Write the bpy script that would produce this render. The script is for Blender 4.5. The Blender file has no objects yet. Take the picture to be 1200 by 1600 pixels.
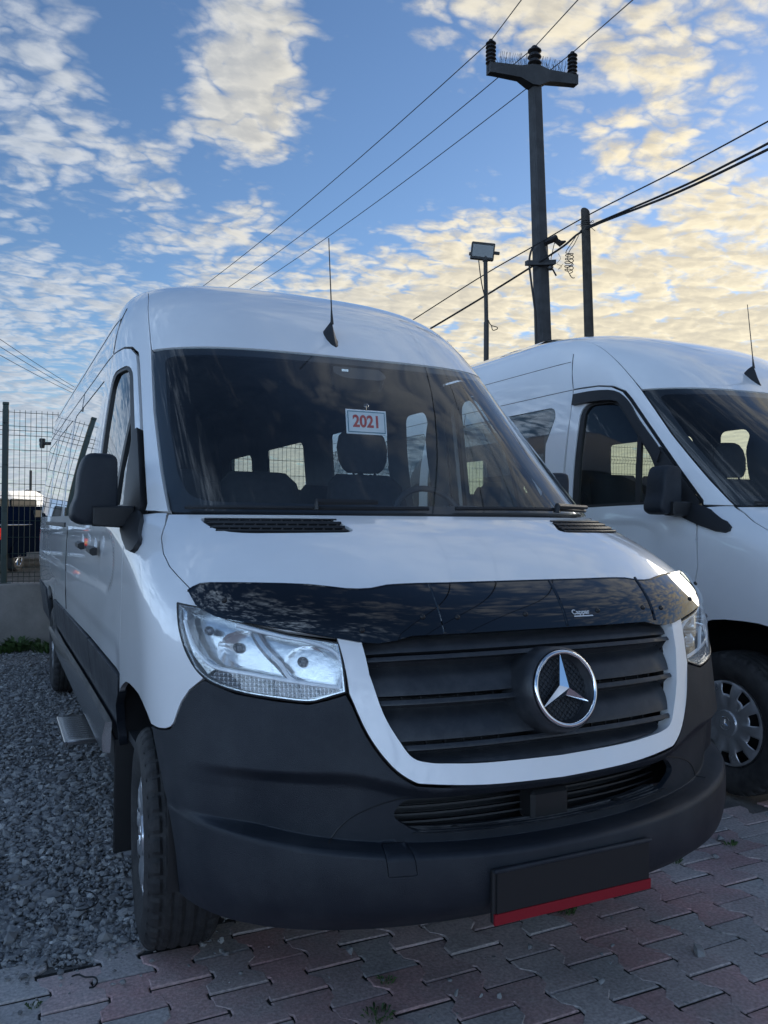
import bpy, math, random
import numpy as np
from mathutils import Vector, Matrix
from mathutils.geometry import delaunay_2d_cdt

random.seed(7); RNG = np.random.default_rng(7)
scn = bpy.context.scene
COL = scn.collection

# ------------------------------------------------------------------ camera
cam_d = bpy.data.cameras.new('camera'); cam = bpy.data.objects.new('camera', cam_d); COL.objects.link(cam)
CAM_POS = (-1.3885, -1.7396, 1.3806); YAW, PITCH, ROLL = .4433, .0113, .0067
cam_d.sensor_fit = 'HORIZONTAL'; cam_d.sensor_width = 36.0; cam_d.lens = 1278.4 / 1200 * 36
cam_d.clip_start = .05; cam_d.clip_end = 3000
_f = Vector((math.sin(YAW) * math.cos(PITCH), math.cos(YAW) * math.cos(PITCH), math.sin(PITCH)))
_r = Vector((math.cos(YAW), -math.sin(YAW), 0)); _u = _r.cross(_f)
_r2 = math.cos(ROLL) * _r + math.sin(ROLL) * _u; _u2 = -math.sin(ROLL) * _r + math.cos(ROLL) * _u
cam.matrix_world = Matrix(((_r2.x, _u2.x, -_f.x, CAM_POS[0]), (_r2.y, _u2.y, -_f.y, CAM_POS[1]),
                           (_r2.z, _u2.z, -_f.z, CAM_POS[2]), (0, 0, 0, 1)))
scn.camera = cam

# ------------------------------------------------------------------ light
SUN_AZ = math.radians(68)      # from +y towards +x
SUN_EL = math.radians(14)
sun_dir = Vector((math.sin(SUN_AZ) * math.cos(SUN_EL), math.cos(SUN_AZ) * math.cos(SUN_EL), math.sin(SUN_EL)))
sd = bpy.data.lights.new('sun', 'SUN'); sd.energy = 0.5; sd.angle = math.radians(24); sd.color = (1, .92, .8)
sun = bpy.data.objects.new('sun', sd); COL.objects.link(sun)
sun.rotation_euler = sun_dir.to_track_quat('Z', 'Y').to_euler()

world = bpy.data.worlds.new('World'); scn.world = world; world.use_nodes = True
wt = world.node_tree; wt.nodes.clear(); wn = wt.nodes.new; wl = wt.links.new
def wmath(op, a, b=None, c=None, clamp=False):
    n = wn('ShaderNodeMath'); n.operation = op; n.use_clamp = clamp
    for i, s in enumerate((a, b, c)):
        if s is None: continue
        if isinstance(s, (int, float)): n.inputs[i].default_value = s
        else: wl(s, n.inputs[i])
    return n.outputs[0]
def wmix(f, a, b):
    n = wn('ShaderNodeMix'); n.data_type = 'RGBA'
    for s, k in ((f, 0), (a, 6), (b, 7)):
        if isinstance(s, (int, float)): n.inputs[k].default_value = s
        elif isinstance(s, tuple): n.inputs[k].default_value = s + (1,)
        else: wl(s, n.inputs[k])
    return n.outputs[2]
def wramp(x, lo, hi, a=0.0, b=1.0):
    n = wn('ShaderNodeMapRange'); n.interpolation_type = 'SMOOTHSTEP'
    wl(x, n.inputs[0])
    for i, s in enumerate((lo, hi, a, b)):
        if isinstance(s, (int, float)): n.inputs[i + 1].default_value = s
        else: wl(s, n.inputs[i + 1])
    return n.outputs[0]
SKY_STRENGTH = 0.15; CL0 = 0.895
sky = wn('ShaderNodeTexSky'); sky.sky_type = 'NISHITA'; sky.sun_disc = False
sky.sun_elevation = SUN_EL; sky.sun_rotation = SUN_AZ; sky.air_density = 1.0; sky.dust_density = .35; sky.ozone_density = 3.0
tc = wn('ShaderNodeTexCoord'); sep = wn('ShaderNodeSeparateXYZ'); wl(tc.outputs['Generated'], sep.inputs[0])
dz = wmath('MAXIMUM', sep.outputs[2], 0.0)
den = wmath('ADD', dz, .12)
px_ = wmath('DIVIDE', sep.outputs[0], den); py_ = wmath('DIVIDE', sep.outputs[1], den)
cmb = wn('ShaderNodeCombineXYZ'); wl(px_, cmb.inputs[0]); wl(py_, cmb.inputs[1])
def wdot(d):
    n = wn('ShaderNodeVectorMath'); n.operation = 'DOT_PRODUCT'; wl(tc.outputs['Generated'], n.inputs[0]); n.inputs[1].default_value = d; return n.outputs['Value']
def layer(shift, lite):
    """height of the cloud layer above a point of the plane it floats in; shift moves the sample"""
    def nz(scale, detail, rough, dist, off, stretch, rot):
        m = wn('ShaderNodeMapping'); m.inputs['Location'].default_value = (off[0], off[1], 0); m.inputs['Scale'].default_value = stretch; m.inputs['Rotation'].default_value = (0, 0, rot)
        a_ = wn('ShaderNodeVectorMath'); a_.operation = 'ADD'; wl(cmb.outputs[0], a_.inputs[0]); a_.inputs[1].default_value = (shift[0], shift[1], 0); wl(a_.outputs[0], m.inputs[0])
        n = wn('ShaderNodeTexNoise'); n.inputs['Scale'].default_value = scale; n.inputs['Detail'].default_value = detail; n.inputs['Roughness'].default_value = rough; n.inputs['Distortion'].default_value = dist
        wl(m.outputs[0], n.inputs['Vector']); return n, m
    mid, mp = nz(4.4, 8, .64, .3, (7.1, 2), (1, 1.2, 1), .5)
    # rounded puffs: cells whose outlines are bent by noise
    wob = wn('ShaderNodeTexNoise'); wob.inputs['Scale'].default_value = 9; wob.inputs['Detail'].default_value = 3; wl(mp.outputs[0], wob.inputs['Vector'])
    w2 = wn('ShaderNodeVectorMath'); w2.operation = 'SCALE'; wl(wob.outputs['Color'], w2.inputs[0]); w2.inputs['Scale'].default_value = .16
    w3 = wn('ShaderNodeVectorMath'); w3.operation = 'ADD'; wl(mp.outputs[0], w3.inputs[0]); wl(w2.outputs[0], w3.inputs[1])
    def cells(scale):
        v = wn('ShaderNodeTexVoronoi'); v.feature = 'F1'; v.voronoi_dimensions = '2D'; v.inputs['Scale'].default_value = scale; wl(w3.outputs[0], v.inputs['Vector']); return v.outputs['Distance']
    c1 = cells(11); base = wmath('ADD', wmath('MULTIPLY', mid.outputs[0], .80), wmath('MULTIPLY', wmath('MULTIPLY', c1, c1), -.30))
    if lite: return base, None
    big, _ = nz(1.3, 2, .5, .2, (3.1, 1.7), (1, 1, 1), 0); c2 = cells(27)
    c = wmath('ADD', wmath('MULTIPLY', big.outputs[0], .62), wmath('MULTIPLY', wmath('MULTIPLY', c2, c2), -.22))
    return base, wmath('ADD', wmath('ADD', c, base), .17)
vdot = wdot(sun_dir)
b1, cum = layer((0, 0), False); sx_, sy_ = math.sin(SUN_AZ), math.cos(SUN_AZ)
b2, _ = layer((sx_ * .03, sy_ * .03), True)
lit = wramp(wmath("SUBTRACT", b1, b2), -.12, .12)        # sides of the puffs turned to the sun
lowcov = wramp(dz, .50, .06)                       # the layer closes towards the horizon
near = wramp(vdot, .45, .95)                       # and towards the sun
cum = wmath('ADD', cum, wmath('MULTIPLY', lowcov, .42))
cum = wmath('ADD', cum, wmath('MULTIPLY', near, .21))
cum = wmath('ADD', cum, wramp(dz, .52, .72, 0, .13))    # overhead the same broken cover as the banks in view
# separate banks of cloud high in the sky, by direction
for bx, by, rad, amp in ((85, 150, 5.0, .20), (130, 240, 3.0, .12), (30, 60, 3.0, .10), (330, 80, 4.0, .18), (440, 100, 4.0, .17), (350, 180, 3.0, .15), (720, 10, 4.0, .20), (1010, 70, 5.0, .20), (225, 285, 1.8, .16), (330, 340, 3.0, .10),
                         (600, 190, 5.0, -.20), (222, 130, 2.6, -.22), (225, 20, 3.0, -.14), (800, 190, 4.0, -.15), (140, 320, 2.2, -.16), (520, 300, 2.6, -.12), (330, 270, 1.8, -.15), (600, 60, 3.5, -.2), (1130, 140, 2.0, -.10)):
    d_ = (_f + _r2 * ((bx - 600) / 1278.4) - _u2 * ((by - 800) / 1278.4)).normalized()
    cum = wmath('ADD', cum, wramp(wdot(d_), math.cos(math.radians(rad * 1.7)), math.cos(math.radians(rad * .35)), 0, amp))
cover = wramp(cum, CL0 - .02, CL0 + .34)
thick = wramp(cum, CL0 + .16, CL0 + .50)
warm = wmath('MULTIPLY', wramp(vdot, .40, .93), wramp(dz, .80, .42))
cloud_fill = wramp(vdot, .34, -.60)                      # unseen clouds opposite the low sun, made brighter and bluer to light the vans
lit_c = wmix(cloud_fill, (2.1, 2.22, 2.38), (8.2, 10.8, 14.4)); lit_c = wmix(warm, lit_c, (3.75, 3.25, 2.2))
dark_c = wmix(cloud_fill, (1.10, 1.30, 1.6), (5.4, 7.6, 10.8)); dark_c = wmix(warm, dark_c, (1.95, 1.72, 1.28))
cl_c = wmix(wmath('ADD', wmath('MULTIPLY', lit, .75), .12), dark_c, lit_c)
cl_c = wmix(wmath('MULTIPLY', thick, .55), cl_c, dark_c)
skyg = wn('ShaderNodeMix'); skyg.data_type = 'RGBA'; skyg.blend_type = 'MULTIPLY'; skyg.inputs[0].default_value = 1
wl(sky.outputs[0], skyg.inputs[6]); skyg.inputs[7].default_value = (.37, .395, .44, 1)
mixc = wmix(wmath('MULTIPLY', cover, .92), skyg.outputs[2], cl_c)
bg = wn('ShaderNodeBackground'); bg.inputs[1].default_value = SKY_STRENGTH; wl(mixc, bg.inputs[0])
wo = wn('ShaderNodeOutputWorld'); wl(bg.outputs[0], wo.inputs[0])

scn.cycles.max_bounces = 8; scn.cycles.diffuse_bounces = 3; scn.cycles.glossy_bounces = 4; scn.cycles.transparent_max_bounces = 14
scn.view_settings.view_transform = 'Standard'; scn.view_settings.look = 'None'
scn.view_settings.gamma = 1.0; scn.view_settings.exposure = 1.24; scn.view_settings.use_curve_mapping = False

# ------------------------------------------------------------------ helpers
def link(o, parent=None):
    COL.objects.link(o)
    if parent is not None: o.parent = parent
    return o
def tag(o, label=None, cat=None, group=None, kind=None):
    for k, v in (('label', label), ('category', cat), ('group', group), ('kind', kind)):
        if v: o[k] = v
    return o
def empty(name, loc=(0, 0, 0), rz=0.0):
    o = bpy.data.objects.new(name, None); o.location = loc; o.rotation_euler = (0, 0, rz); o.empty_display_size = .2
    return link(o)
def copy_tree(o, parent=None, skip=()):
    c = o.copy(); COL.objects.link(c); c.parent = parent
    for ch in list(o.children):
        if ch.name.split('.')[0] in skip: continue
        copy_tree(ch, c, skip)
    return c
class MB:
    """collects primitives; build() links them as one mesh object"""
    def __init__(s): s.v = []; s.f = []
    def add(s, vs, fs):
        b = len(s.v); s.v += [tuple(p) for p in vs]; s.f += [tuple(b + i for i in f) for f in fs]; return s
    def box(s, c, d, rot=None, bev=0.0):
        hx, hy, hz = d[0] / 2, d[1] / 2, d[2] / 2
        if bev > 0:
            b = min(bev, .45 * min(d)); P = []
            for sx in (-1, 1):
                for sy in (-1, 1):
                    for sz in (-1, 1):
                        P += [(sx * hx, sy * (hy - b), sz * (hz - b)), (sx * (hx - b), sy * hy, sz * (hz - b)), (sx * (hx - b), sy * (hy - b), sz * hz)]
            idx = lambda sx, sy, sz, k: ((sx > 0) * 4 + (sy > 0) * 2 + (sz > 0)) * 3 + k
            Fc = []
            for q in (-1, 1):
                Fc.append([idx(q, -1, -1, 0), idx(q, 1, -1, 0), idx(q, 1, 1, 0), idx(q, -1, 1, 0)][::q])
                Fc.append([idx(-1, q, -1, 1), idx(-1, q, 1, 1), idx(1, q, 1, 1), idx(1, q, -1, 1)][::q])
                Fc.append([idx(-1, -1, q, 2), idx(1, -1, q, 2), idx(1, 1, q, 2), idx(-1, 1, q, 2)][::q])
                for r in (-1, 1):
                    Fc.append([idx(-1, q, r, 1), idx(-1, q, r, 2), idx(1, q, r, 2), idx(1, q, r, 1)][::q * r])
                    Fc.append([idx(q, -1, r, 2), idx(q, -1, r, 0), idx(q, 1, r, 0), idx(q, 1, r, 2)][::q * r])
                    Fc.append([idx(q, r, -1, 0), idx(q, r, -1, 1), idx(q, r, 1, 1), idx(q, r, 1, 0)][::q * r])
            for sx in (-1, 1):
                for sy in (-1, 1):
                    for sz in (-1, 1):
                        t = [idx(sx, sy, sz, 0), idx(sx, sy, sz, 1), idx(sx, sy, sz, 2)]
                        Fc.append(t if sx * sy * sz > 0 else t[::-1])
        else:
            P = [(sx * hx, sy * hy, sz * hz) for sx in (-1, 1) for sy in (-1, 1) for sz in (-1, 1)]
            Fc = [(0, 1, 3, 2), (4, 6, 7, 5), (0, 4, 5, 1), (2, 3, 7, 6), (0, 2, 6, 4), (1, 5, 7, 3)]
        M = rot if rot is not None else Matrix.Identity(3); c = Vector(c)
        return s.add([M @ Vector(p) + c for p in P], Fc)
    def prism(s, poly, axis, a, b):
        """extrude a 2D polygon along axis from a to b"""
        def pt(p, t): q = [p[0], p[1]]; q.insert(axis, t); return tuple(q)
        n = len(poly); V = [pt(p, a) for p in poly] + [pt(p, b) for p in poly]
        return s.add(V, [tuple(range(n))[::-1], tuple(range(n, 2 * n))] + [(i, (i + 1) % n, n + (i + 1) % n, n + i) for i in range(n)])
    def loft(s, rings, cap=True):
        n = len(rings[0]); b = len(s.v); s.v += [tuple(p) for r in rings for p in r]
        for k in range(len(rings) - 1):
            for i in range(n):
                s.f.append((b + k * n + i, b + k * n + (i + 1) % n, b + (k + 1) * n + (i + 1) % n, b + (k + 1) * n + i))
        if cap: s.f.append(tuple(b + i for i in range(n))[::-1]); s.f.append(tuple(b + (len(rings) - 1) * n + i for i in range(n)))
        return s
    def tube(s, path, r, n=8, cap=True):
        P = [Vector(p) for p in path]; rs = r if isinstance(r, (list, tuple)) else [r] * len(P)
        rings = []; up = Vector((0, 0, 1)); prev = None
        for i, p in enumerate(P):
            t = (P[min(i + 1, len(P) - 1)] - P[max(i - 1, 0)]).normalized()
            if prev is None:
                a = t.cross(up if abs(t.dot(up)) < .95 else Vector((1, 0, 0))).normalized()
            else:
                a = (prev - t * prev.dot(t)).normalized()
            prev = a; b = t.cross(a)
            rings.append([p + (a * math.cos(2 * math.pi * k / n) + b * math.sin(2 * math.pi * k / n)) * rs[i] for k in range(n)])
        return s.loft(rings, cap)
    def lathe(s, prof, c, axis=(1, 0, 0), n=32, cap=False):
        """prof: (r, h) along axis"""
        ax = Vector(axis).normalized(); a = ax.cross(Vector((0, 0, 1)) if abs(ax.z) < .9 else Vector((1, 0, 0))).normalized(); b = ax.cross(a); c = Vector(c)
        return s.loft([[c + ax * h + (a * math.cos(2 * math.pi * k / n) + b * math.sin(2 * math.pi * k / n)) * max(r, 1e-5) for k in range(n)] for r, h in prof], cap)
    def build(s, name, m, parent=None, angle=35, flat=False):
        me = bpy.data.meshes.new(name); me.from_pydata(s.v, [], s.f); me.update()
        if not flat:
            me.polygons.foreach_set('use_smooth', [True] * len(me.polygons)); me.set_sharp_from_angle(angle=math.radians(angle))
        if m is not None: me.materials.append(m)
        return link(bpy.data.objects.new(name, me), parent)

# ------------------------------------------------------------------ materials
def new_mat(name):
    m = bpy.data.materials.new(name); m.use_nodes = True; nt = m.node_tree; b = nt.nodes['Principled BSDF']
    return m, nt, b
def P(name, col, rough=.5, metal=0.0, coat=0.0, coat_rough=.03, spec=.5, var=0.0, var_scale=8.0, bump=0.0, bump_scale=60.0, rvar=0.0, dust=None, dust_amt=0.0, dust_scale=3.0, obj_random=0.0):
    """principled with noise variation of colour and roughness, fine bump and optional dust patches"""
    m, nt, b = new_mat(name); L = nt.links.new; N = nt.nodes.new
    b.inputs['Base Color'].default_value = (*col, 1); b.inputs['Roughness'].default_value = rough; b.inputs['Metallic'].default_value = metal
    b.inputs['Coat Weight'].default_value = coat; b.inputs['Coat Roughness'].default_value = coat_rough; b.inputs['Specular IOR Level'].default_value = spec
    tcn = N('ShaderNodeTexCoord'); src = tcn.outputs['Object']
    def noise(sc, det=5, ro=.6):
        n = N('ShaderNodeTexNoise'); n.inputs['Scale'].default_value = sc; n.inputs['Detail'].default_value = det; n.inputs['Roughness'].default_value = ro
        L(src, n.inputs['Vector']); return n.outputs['Fac']
    cur = None
    if var > 0:
        n = noise(var_scale); r = N('ShaderNodeMapRange'); L(n, r.inputs[0]); r.inputs[1].default_value = .3; r.inputs[2].default_value = .7
        r.inputs[3].default_value = 1 - var; r.inputs[4].default_value = 1 + var
        mx = N('ShaderNodeVectorMath'); mx.operation = 'SCALE'; mx.inputs[0].default_value = col; L(r.outputs[0], mx.inputs['Scale']); cur = mx.outputs[0]
    if obj_random > 0:
        oi = N('ShaderNodeObjectInfo'); r = N('ShaderNodeMapRange'); L(oi.outputs['Random'], r.inputs[0]); r.inputs[3].default_value = 1 - obj_random; r.inputs[4].default_value = 1 + obj_random
        mx = N('ShaderNodeVectorMath'); mx.operation = 'SCALE'; L(r.outputs[0], mx.inputs['Scale'])
        if cur is None: mx.inputs[0].default_value = col
        else: L(cur, mx.inputs[0])
        cur = mx.outputs[0]
    if dust is not None:
        n = noise(dust_scale, 8, .65); r = N('ShaderNodeMapRange'); L(n, r.inputs[0]); r.inputs[1].default_value = .42; r.inputs[2].default_value = .72; r.inputs[4].default_value = dust_amt
        mx = N('ShaderNodeMix'); mx.data_type = 'RGBA'; L(r.outputs[0], mx.inputs[0]); mx.inputs[7].default_value = (*dust, 1)
        if cur is None: mx.inputs[6].default_value = (*col, 1)
        else: L(cur, mx.inputs[6])
        cur = mx.outputs[2]
    if cur is not None: L(cur, b.inputs['Base Color'])
    if rvar > 0:
        n = noise(var_scale * 1.7, 6); r = N('ShaderNodeMapRange'); L(n, r.inputs[0]); r.inputs[1].default_value = .3; r.inputs[2].default_value = .7
        r.inputs[3].default_value = max(0, rough - rvar); r.inputs[4].default_value = min(1, rough + rvar); L(r.outputs[0], b.inputs['Roughness'])
    if bump > 0:
        n = noise(bump_scale, 4, .6); bp = N('ShaderNodeBump'); bp.inputs['Strength'].default_value = bump; bp.inputs['Distance'].default_value = .01
        L(n, bp.inputs['Height']); L(bp.outputs[0], b.inputs['Normal'])
    return m
def glass(name, tint, ior=1.5, rough=.0, boost=1.0, dust=0.0):
    m, nt, b = new_mat(name); nt.nodes.remove(b); N = nt.nodes.new; L = nt.links.new
    tr = N('ShaderNodeBsdfTransparent'); tr.inputs[0].default_value = (*tint, 1)
    gl = N('ShaderNodeBsdfGlossy'); gl.inputs['Roughness'].default_value = rough; gl.inputs[0].default_value = (1, 1, 1, 1)
    lw = N('ShaderNodeLayerWeight'); pw = N('ShaderNodeMath'); pw.operation = 'POWER'; L(lw.outputs['Facing'], pw.inputs[0]); pw.inputs[1].default_value = 5
    f0 = ((ior - 1) / (ior + 1)) ** 2; ma = N('ShaderNodeMath'); ma.operation = 'MULTIPLY_ADD'; L(pw.outputs[0], ma.inputs[0]); ma.inputs[1].default_value = 1 - f0; ma.inputs[2].default_value = f0
    ml = N('ShaderNodeMath'); ml.operation = 'MULTIPLY'; ml.use_clamp = True; L(ma.outputs[0], ml.inputs[0]); ml.inputs[1].default_value = boost
    mx = N('ShaderNodeMixShader'); L(ml.outputs[0], mx.inputs[0]); L(tr.outputs[0], mx.inputs[1]); L(gl.outputs[0], mx.inputs[2])
    out = nt.nodes['Material Output']; fin = mx.outputs[0]
    if dust > 0:
        tcn = N('ShaderNodeTexCoord'); n = N('ShaderNodeTexNoise'); n.inputs['Scale'].default_value = 9; n.inputs['Detail'].default_value = 9; n.inputs['Roughness'].default_value = .7
        L(tcn.outputs['Object'], n.inputs['Vector']); r = N('ShaderNodeMapRange'); L(n.outputs[0], r.inputs[0]); r.inputs[1].default_value = .3; r.inputs[2].default_value = .75
        r.inputs[3].default_value = dust * .3; r.inputs[4].default_value = dust
        df = N('ShaderNodeBsdfDiffuse'); df.inputs[0].default_value = (.5, .5, .5, 1)
        m2 = N('ShaderNodeMixShader'); L(r.outputs[0], m2.inputs[0]); L(fin, m2.inputs[1]); L(df.outputs[0], m2.inputs[2]); fin = m2.outputs[0]
    L(fin, out.inputs[0]); return m
M = {}
M['paint'] = P('white_paint', (.84, .84, .84), .34, coat=1.0, coat_rough=.025, var=.03, var_scale=1.5, rvar=.06, dust=(.55, .53, .5), dust_amt=.10, dust_scale=2.2)
M['clad'] = P('dark_plastic', (.010, .014, .021), .52, spec=.4, var=.12, var_scale=4, bump=.25, bump_scale=420, rvar=.08, dust=(.07, .075, .08), dust_amt=.28, dust_scale=5)
M['grille'] = P('grille_plastic', (.022, .025, .030), .38, var=.1, var_scale=6, bump=.10, bump_scale=300, dust=(.11, .11, .11), dust_amt=.22, dust_scale=26)
M['black'] = P('black_plastic', (.012, .012, .013), .5, bump=.08, bump_scale=300, var=.2)
M['gloss'] = P('smoked_acrylic', (.003, .003, .004), .04, spec=.3, coat=1.0, coat_rough=.015, rvar=.02, var=.1)
M['chrome'] = P('chrome', (.82, .83, .85), .06, metal=1.0, rvar=.03)
M['rubber'] = P('tyre_rubber', (.018, .018, .019), .78, var=.2, var_scale=20, bump=.3, bump_scale=160, dust=(.10, .095, .09), dust_amt=.35, dust_scale=14)
M['hub'] = P('hubcap_silver', (.58, .59, .61), .34, metal=.8, var=.06, rvar=.08, dust=(.2, .19, .18), dust_amt=.25, dust_scale=12)
M['steel'] = P('dark_steel', (.03, .03, .03), .6, metal=.4, var=.2)
M['alu'] = P('brushed_aluminium', (.55, .56, .57), .20, metal=1.0)
M['wind'] = glass('windscreen_glass', (.88, .93, .94), 1.5, 0, 1.05, dust=.03)
M['wtint'] = glass('tinted_side_glass', (.80, .87, .85), 1.6, 0, 1.5)
M['wdoor'] = glass('door_glass', (.55, .62, .60), 1.52, 0, 1.3, dust=.01)
M['lens'] = glass('lamp_lens', (.95, .97, .98), 1.45, 0, 1.1, dust=.16)
M['frit'] = P('glass_border', (.006, .006, .007), .35)
M['lampgrey'] = P('lamp_housing', (.72, .74, .75), .24, metal=.85, bump=.10, bump_scale=60)
M['lampwhite'] = P('light_guide', (.85, .88, .92), .2, coat=.5)
M['bulb'] = P('bulb_cap', (.10, .11, .13), .25, metal=.7)
M['interior'] = P('interior_plastic', (.030, .032, .036), .6, var=.15, bump=.1, bump_scale=200)
M['liner'] = P('headliner_cloth', (.085, .09, .10), .9, var=.1)
M['seat'] = P('seat_fabric', (.022, .023, .027), .85, var=.2, var_scale=30, bump=.25, bump_scale=350)
M['red'] = P('red_plate_strip', (.25, .003, .012), .45)
M['plate'] = P('blank_plate', (.0085, .010, .0115), .5)
M['white'] = P('sign_white', (.75, .76, .76), .5)
M['signred'] = P('sign_red', (.50, .04, .03), .5)
M['signteal'] = P('sign_border', (.10, .22, .27), .5)
M['sticker'] = P('white_print', (.62, .62, .62), .4)
M['dusty'] = P('dusty_plastic', (.05, .05, .052), .8, spec=.2, dust=(.20, .19, .18), dust_amt=.9, dust_scale=14, bump=.3, bump_scale=120)

# ------------------------------------------------------------------ van body surface
def nspline(xs,ys):
    """natural cubic spline -> callable"""
    xs=np.asarray(xs,float); ys=np.asarray(ys,float); n=len(xs); h=np.diff(xs)
    A=np.zeros((n,n)); b=np.zeros(n); A[0,0]=A[-1,-1]=1
    for i in range(1,n-1):
        A[i,i-1]=h[i-1]; A[i,i]=2*(h[i-1]+h[i]); A[i,i+1]=h[i]
        b[i]=6*((ys[i+1]-ys[i])/h[i]-(ys[i]-ys[i-1])/h[i-1])
    m=np.linalg.solve(A,b)
    def f(x):
        x=np.clip(np.asarray(x,float),xs[0],xs[-1]); i=np.clip(np.searchsorted(xs,x)-1,0,n-2)
        t=x-xs[i]; hh=h[i]
        return ys[i]+t*((ys[i+1]-ys[i])/hh-hh*(2*m[i]+m[i+1])/6)+t*t*m[i]/2+t**3*(m[i+1]-m[i])/(6*hh)
    return f
# cross-section of the body: (half width, height)
WZ=nspline([.30,.45,.60,.80,1.0,1.2,1.41,1.7,2.0,2.2,2.34,2.46,2.56,2.63,2.675,2.70],
           [.925,.945,.965,.992,1.0,.998,.985,.958,.922,.893,.862,.812,.725,.585,.37,0.0])
# front rows: yc, zc, ys, zs, n
LROW=[(.10,.34,.68,.34,2.5),(.02,.42,.68,.42,2.5),(.0,.50,.68,.50,2.5),(.02,.62,.69,.62,2.5),(.055,.74,.72,.74,2.5),
      (.095,.90,.75,.90,2.5),(.14,1.04,.78,1.03,2.65),(.20,1.13,.88,1.12,3.0),(.30,1.205,1.05,1.20,3.2),(.46,1.30,1.5,1.30,3.5),(.70,1.405,2.2,1.405,3.7)]
UROW=[(.70,1.405,2.2,1.405,3.7),(.93,1.60,2.35,1.60,3.7),(1.225,1.85,2.5,1.85,3.75),(1.52,2.09,2.6,2.09,3.9),(1.78,2.305,2.7,2.285,4.0),
      (2.08,2.48,2.85,2.455,4.0),(2.45,2.595,3.1,2.57,3.6),(2.85,2.655,3.4,2.635,3.0),(3.35,2.685,3.8,2.675,2.6),(4.0,2.70,4.1,2.70,2.5)]
def _mk(rows,v0):
    a=np.array(rows); d=np.hypot(np.diff(a[:,0]),np.diff(a[:,1])); v=v0+np.r_[0,np.cumsum(d)]
    return v,[nspline(v,a[:,k]) for k in range(5)]
VL,FL=_mk(LROW,0.0); VU,FU=_mk(UROW,VL[-1]); VC=VL[-1]; VT=VU[-1]
YR=7.25
def F(u,v):
    u=np.asarray(u,float); v=np.asarray(v,float); u,v=np.broadcast_arrays(u,v)
    lo=v<VC
    yc,zc,ys,zs,n=[np.where(lo,FL[k](v),FU[k](v)) for k in range(5)]
    w=WZ(zs); s=np.sign(u)+(u==0); a=np.abs(u); ph=np.minimum(a,1)*math.pi/2
    sn=np.sin(ph); cs=np.cos(ph); r=(sn**n+np.maximum(cs,0)**n)**(-1/n)
    xr=r*sn; x=w*xr; y=ys-(ys-yc)*r*cs+np.maximum(a-1,0); z=zc+(zs-zc)*xr**2
    t=np.clip((y-(YR-.5))/.5,0,1); x=x*(1-.05*t**3)
    return np.stack([s*x,y,z],-1)
def fnormal(S, u, v, h=1e-4):
    du = S(u + h, v) - S(u - h, v); dv = S(u, v + h) - S(u, v - h)
    n = np.cross(du, dv); return n / np.maximum(np.linalg.norm(n, axis=-1, keepdims=True), 1e-12)
def shifted(S, d):
    """surface moved along its normal by d (number or function of u, v, point)"""
    def G(u, v):
        u = np.asarray(u, float); v = np.asarray(v, float); u, v = np.broadcast_arrays(u, v)
        p = S(u, v); n = fnormal(S, u, v); k = d(u, v, p) if callable(d) else d
        return p + n * (k[..., None] if isinstance(k, np.ndarray) else k)
    return G
def solve2(target, ax, u0, v0):
    p = np.array([u0, v0], float); h = 1e-5
    for _ in range(30):
        q = F(np.array([p[0], p[0] + h, p[0]]), np.array([p[1], p[1], p[1] + h]))[:, ax]
        e = q[0] - target; J = np.stack([(q[1] - q[0]) / h, (q[2] - q[0]) / h], 1)
        d = np.linalg.solve(J.T @ J + 1e-9 * np.eye(2), J.T @ e); m = np.abs(d).max()
        if m > .15: d *= .15 / m
        p = p - d; p[1] = min(max(p[1], .001), VT - .001)
        if m < 1e-6: break
    return (float(p[0]), float(p[1]))
_vg = np.linspace(0, VT - .01, 400); _zg = F(np.full(400, 1.0), _vg)[:, 2]
def yz(pts, sgn=-1):
    """side-view points (y, z) -> (u, v)"""
    out = []
    for y, z in pts:
        v0 = float(np.interp(z, _zg, _vg)); ys = float(F(1.0, v0)[1])
        u0 = 1 + y - ys if y > ys else max(.55, 1 - (ys - y) * .32)
        out.append(solve2(np.array([y, z]), [1, 2], u0, v0))
    return [(sgn * abs(u), v) for u, v in out]
def fillet(poly, r, n=5, closed=True):
    out = []; m = len(poly)
    for i in range(m):
        p = Vector(poly[i][:2])
        if not closed and i in (0, m - 1): out.append(tuple(p)); continue
        a = Vector(poly[i - 1][:2]); b = Vector(poly[(i + 1) % m][:2]); rr = poly[i][2] if len(poly[i]) > 2 else r
        da = a - p; db = b - p
        if da.length < 1e-6 or db.length < 1e-6 or rr <= 0: out.append(tuple(p)); continue
        k = min(rr, .45 * da.length, .45 * db.length); s = p + da.normalized() * k; e = p + db.normalized() * k
        for j in range(n + 1):
            t = j / n; out.append(tuple(s * (1 - t) ** 2 + p * 2 * t * (1 - t) + e * t * t))
    return out
def dens(poly, step):
    out = []; m = len(poly)
    for i in range(m):
        a = np.array(poly[i]); b = np.array(poly[(i + 1) % m]); k = max(1, int(math.ceil(np.linalg.norm(b - a) / step)))
        for j in range(k): out.append(a + (b - a) * j / k)
    return np.array(out)
def area2(p): p = np.asarray(p); x, y = p[:, 0], p[:, 1]; return float(np.sum(x * np.roll(y, -1) - np.roll(x, -1) * y)) / 2
def inset(p, g):
    p = np.asarray(p, float); s = 1 if area2(p) > 0 else -1; e = np.roll(p, -1, 0) - p; e /= np.maximum(np.linalg.norm(e, axis=1, keepdims=True), 1e-9)
    n = np.stack([-e[:, 1], e[:, 0]], 1) * s; nn = n + np.roll(n, 1, 0); nn /= np.maximum(np.linalg.norm(nn, axis=1, keepdims=True), .35); return p + nn * g
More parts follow.
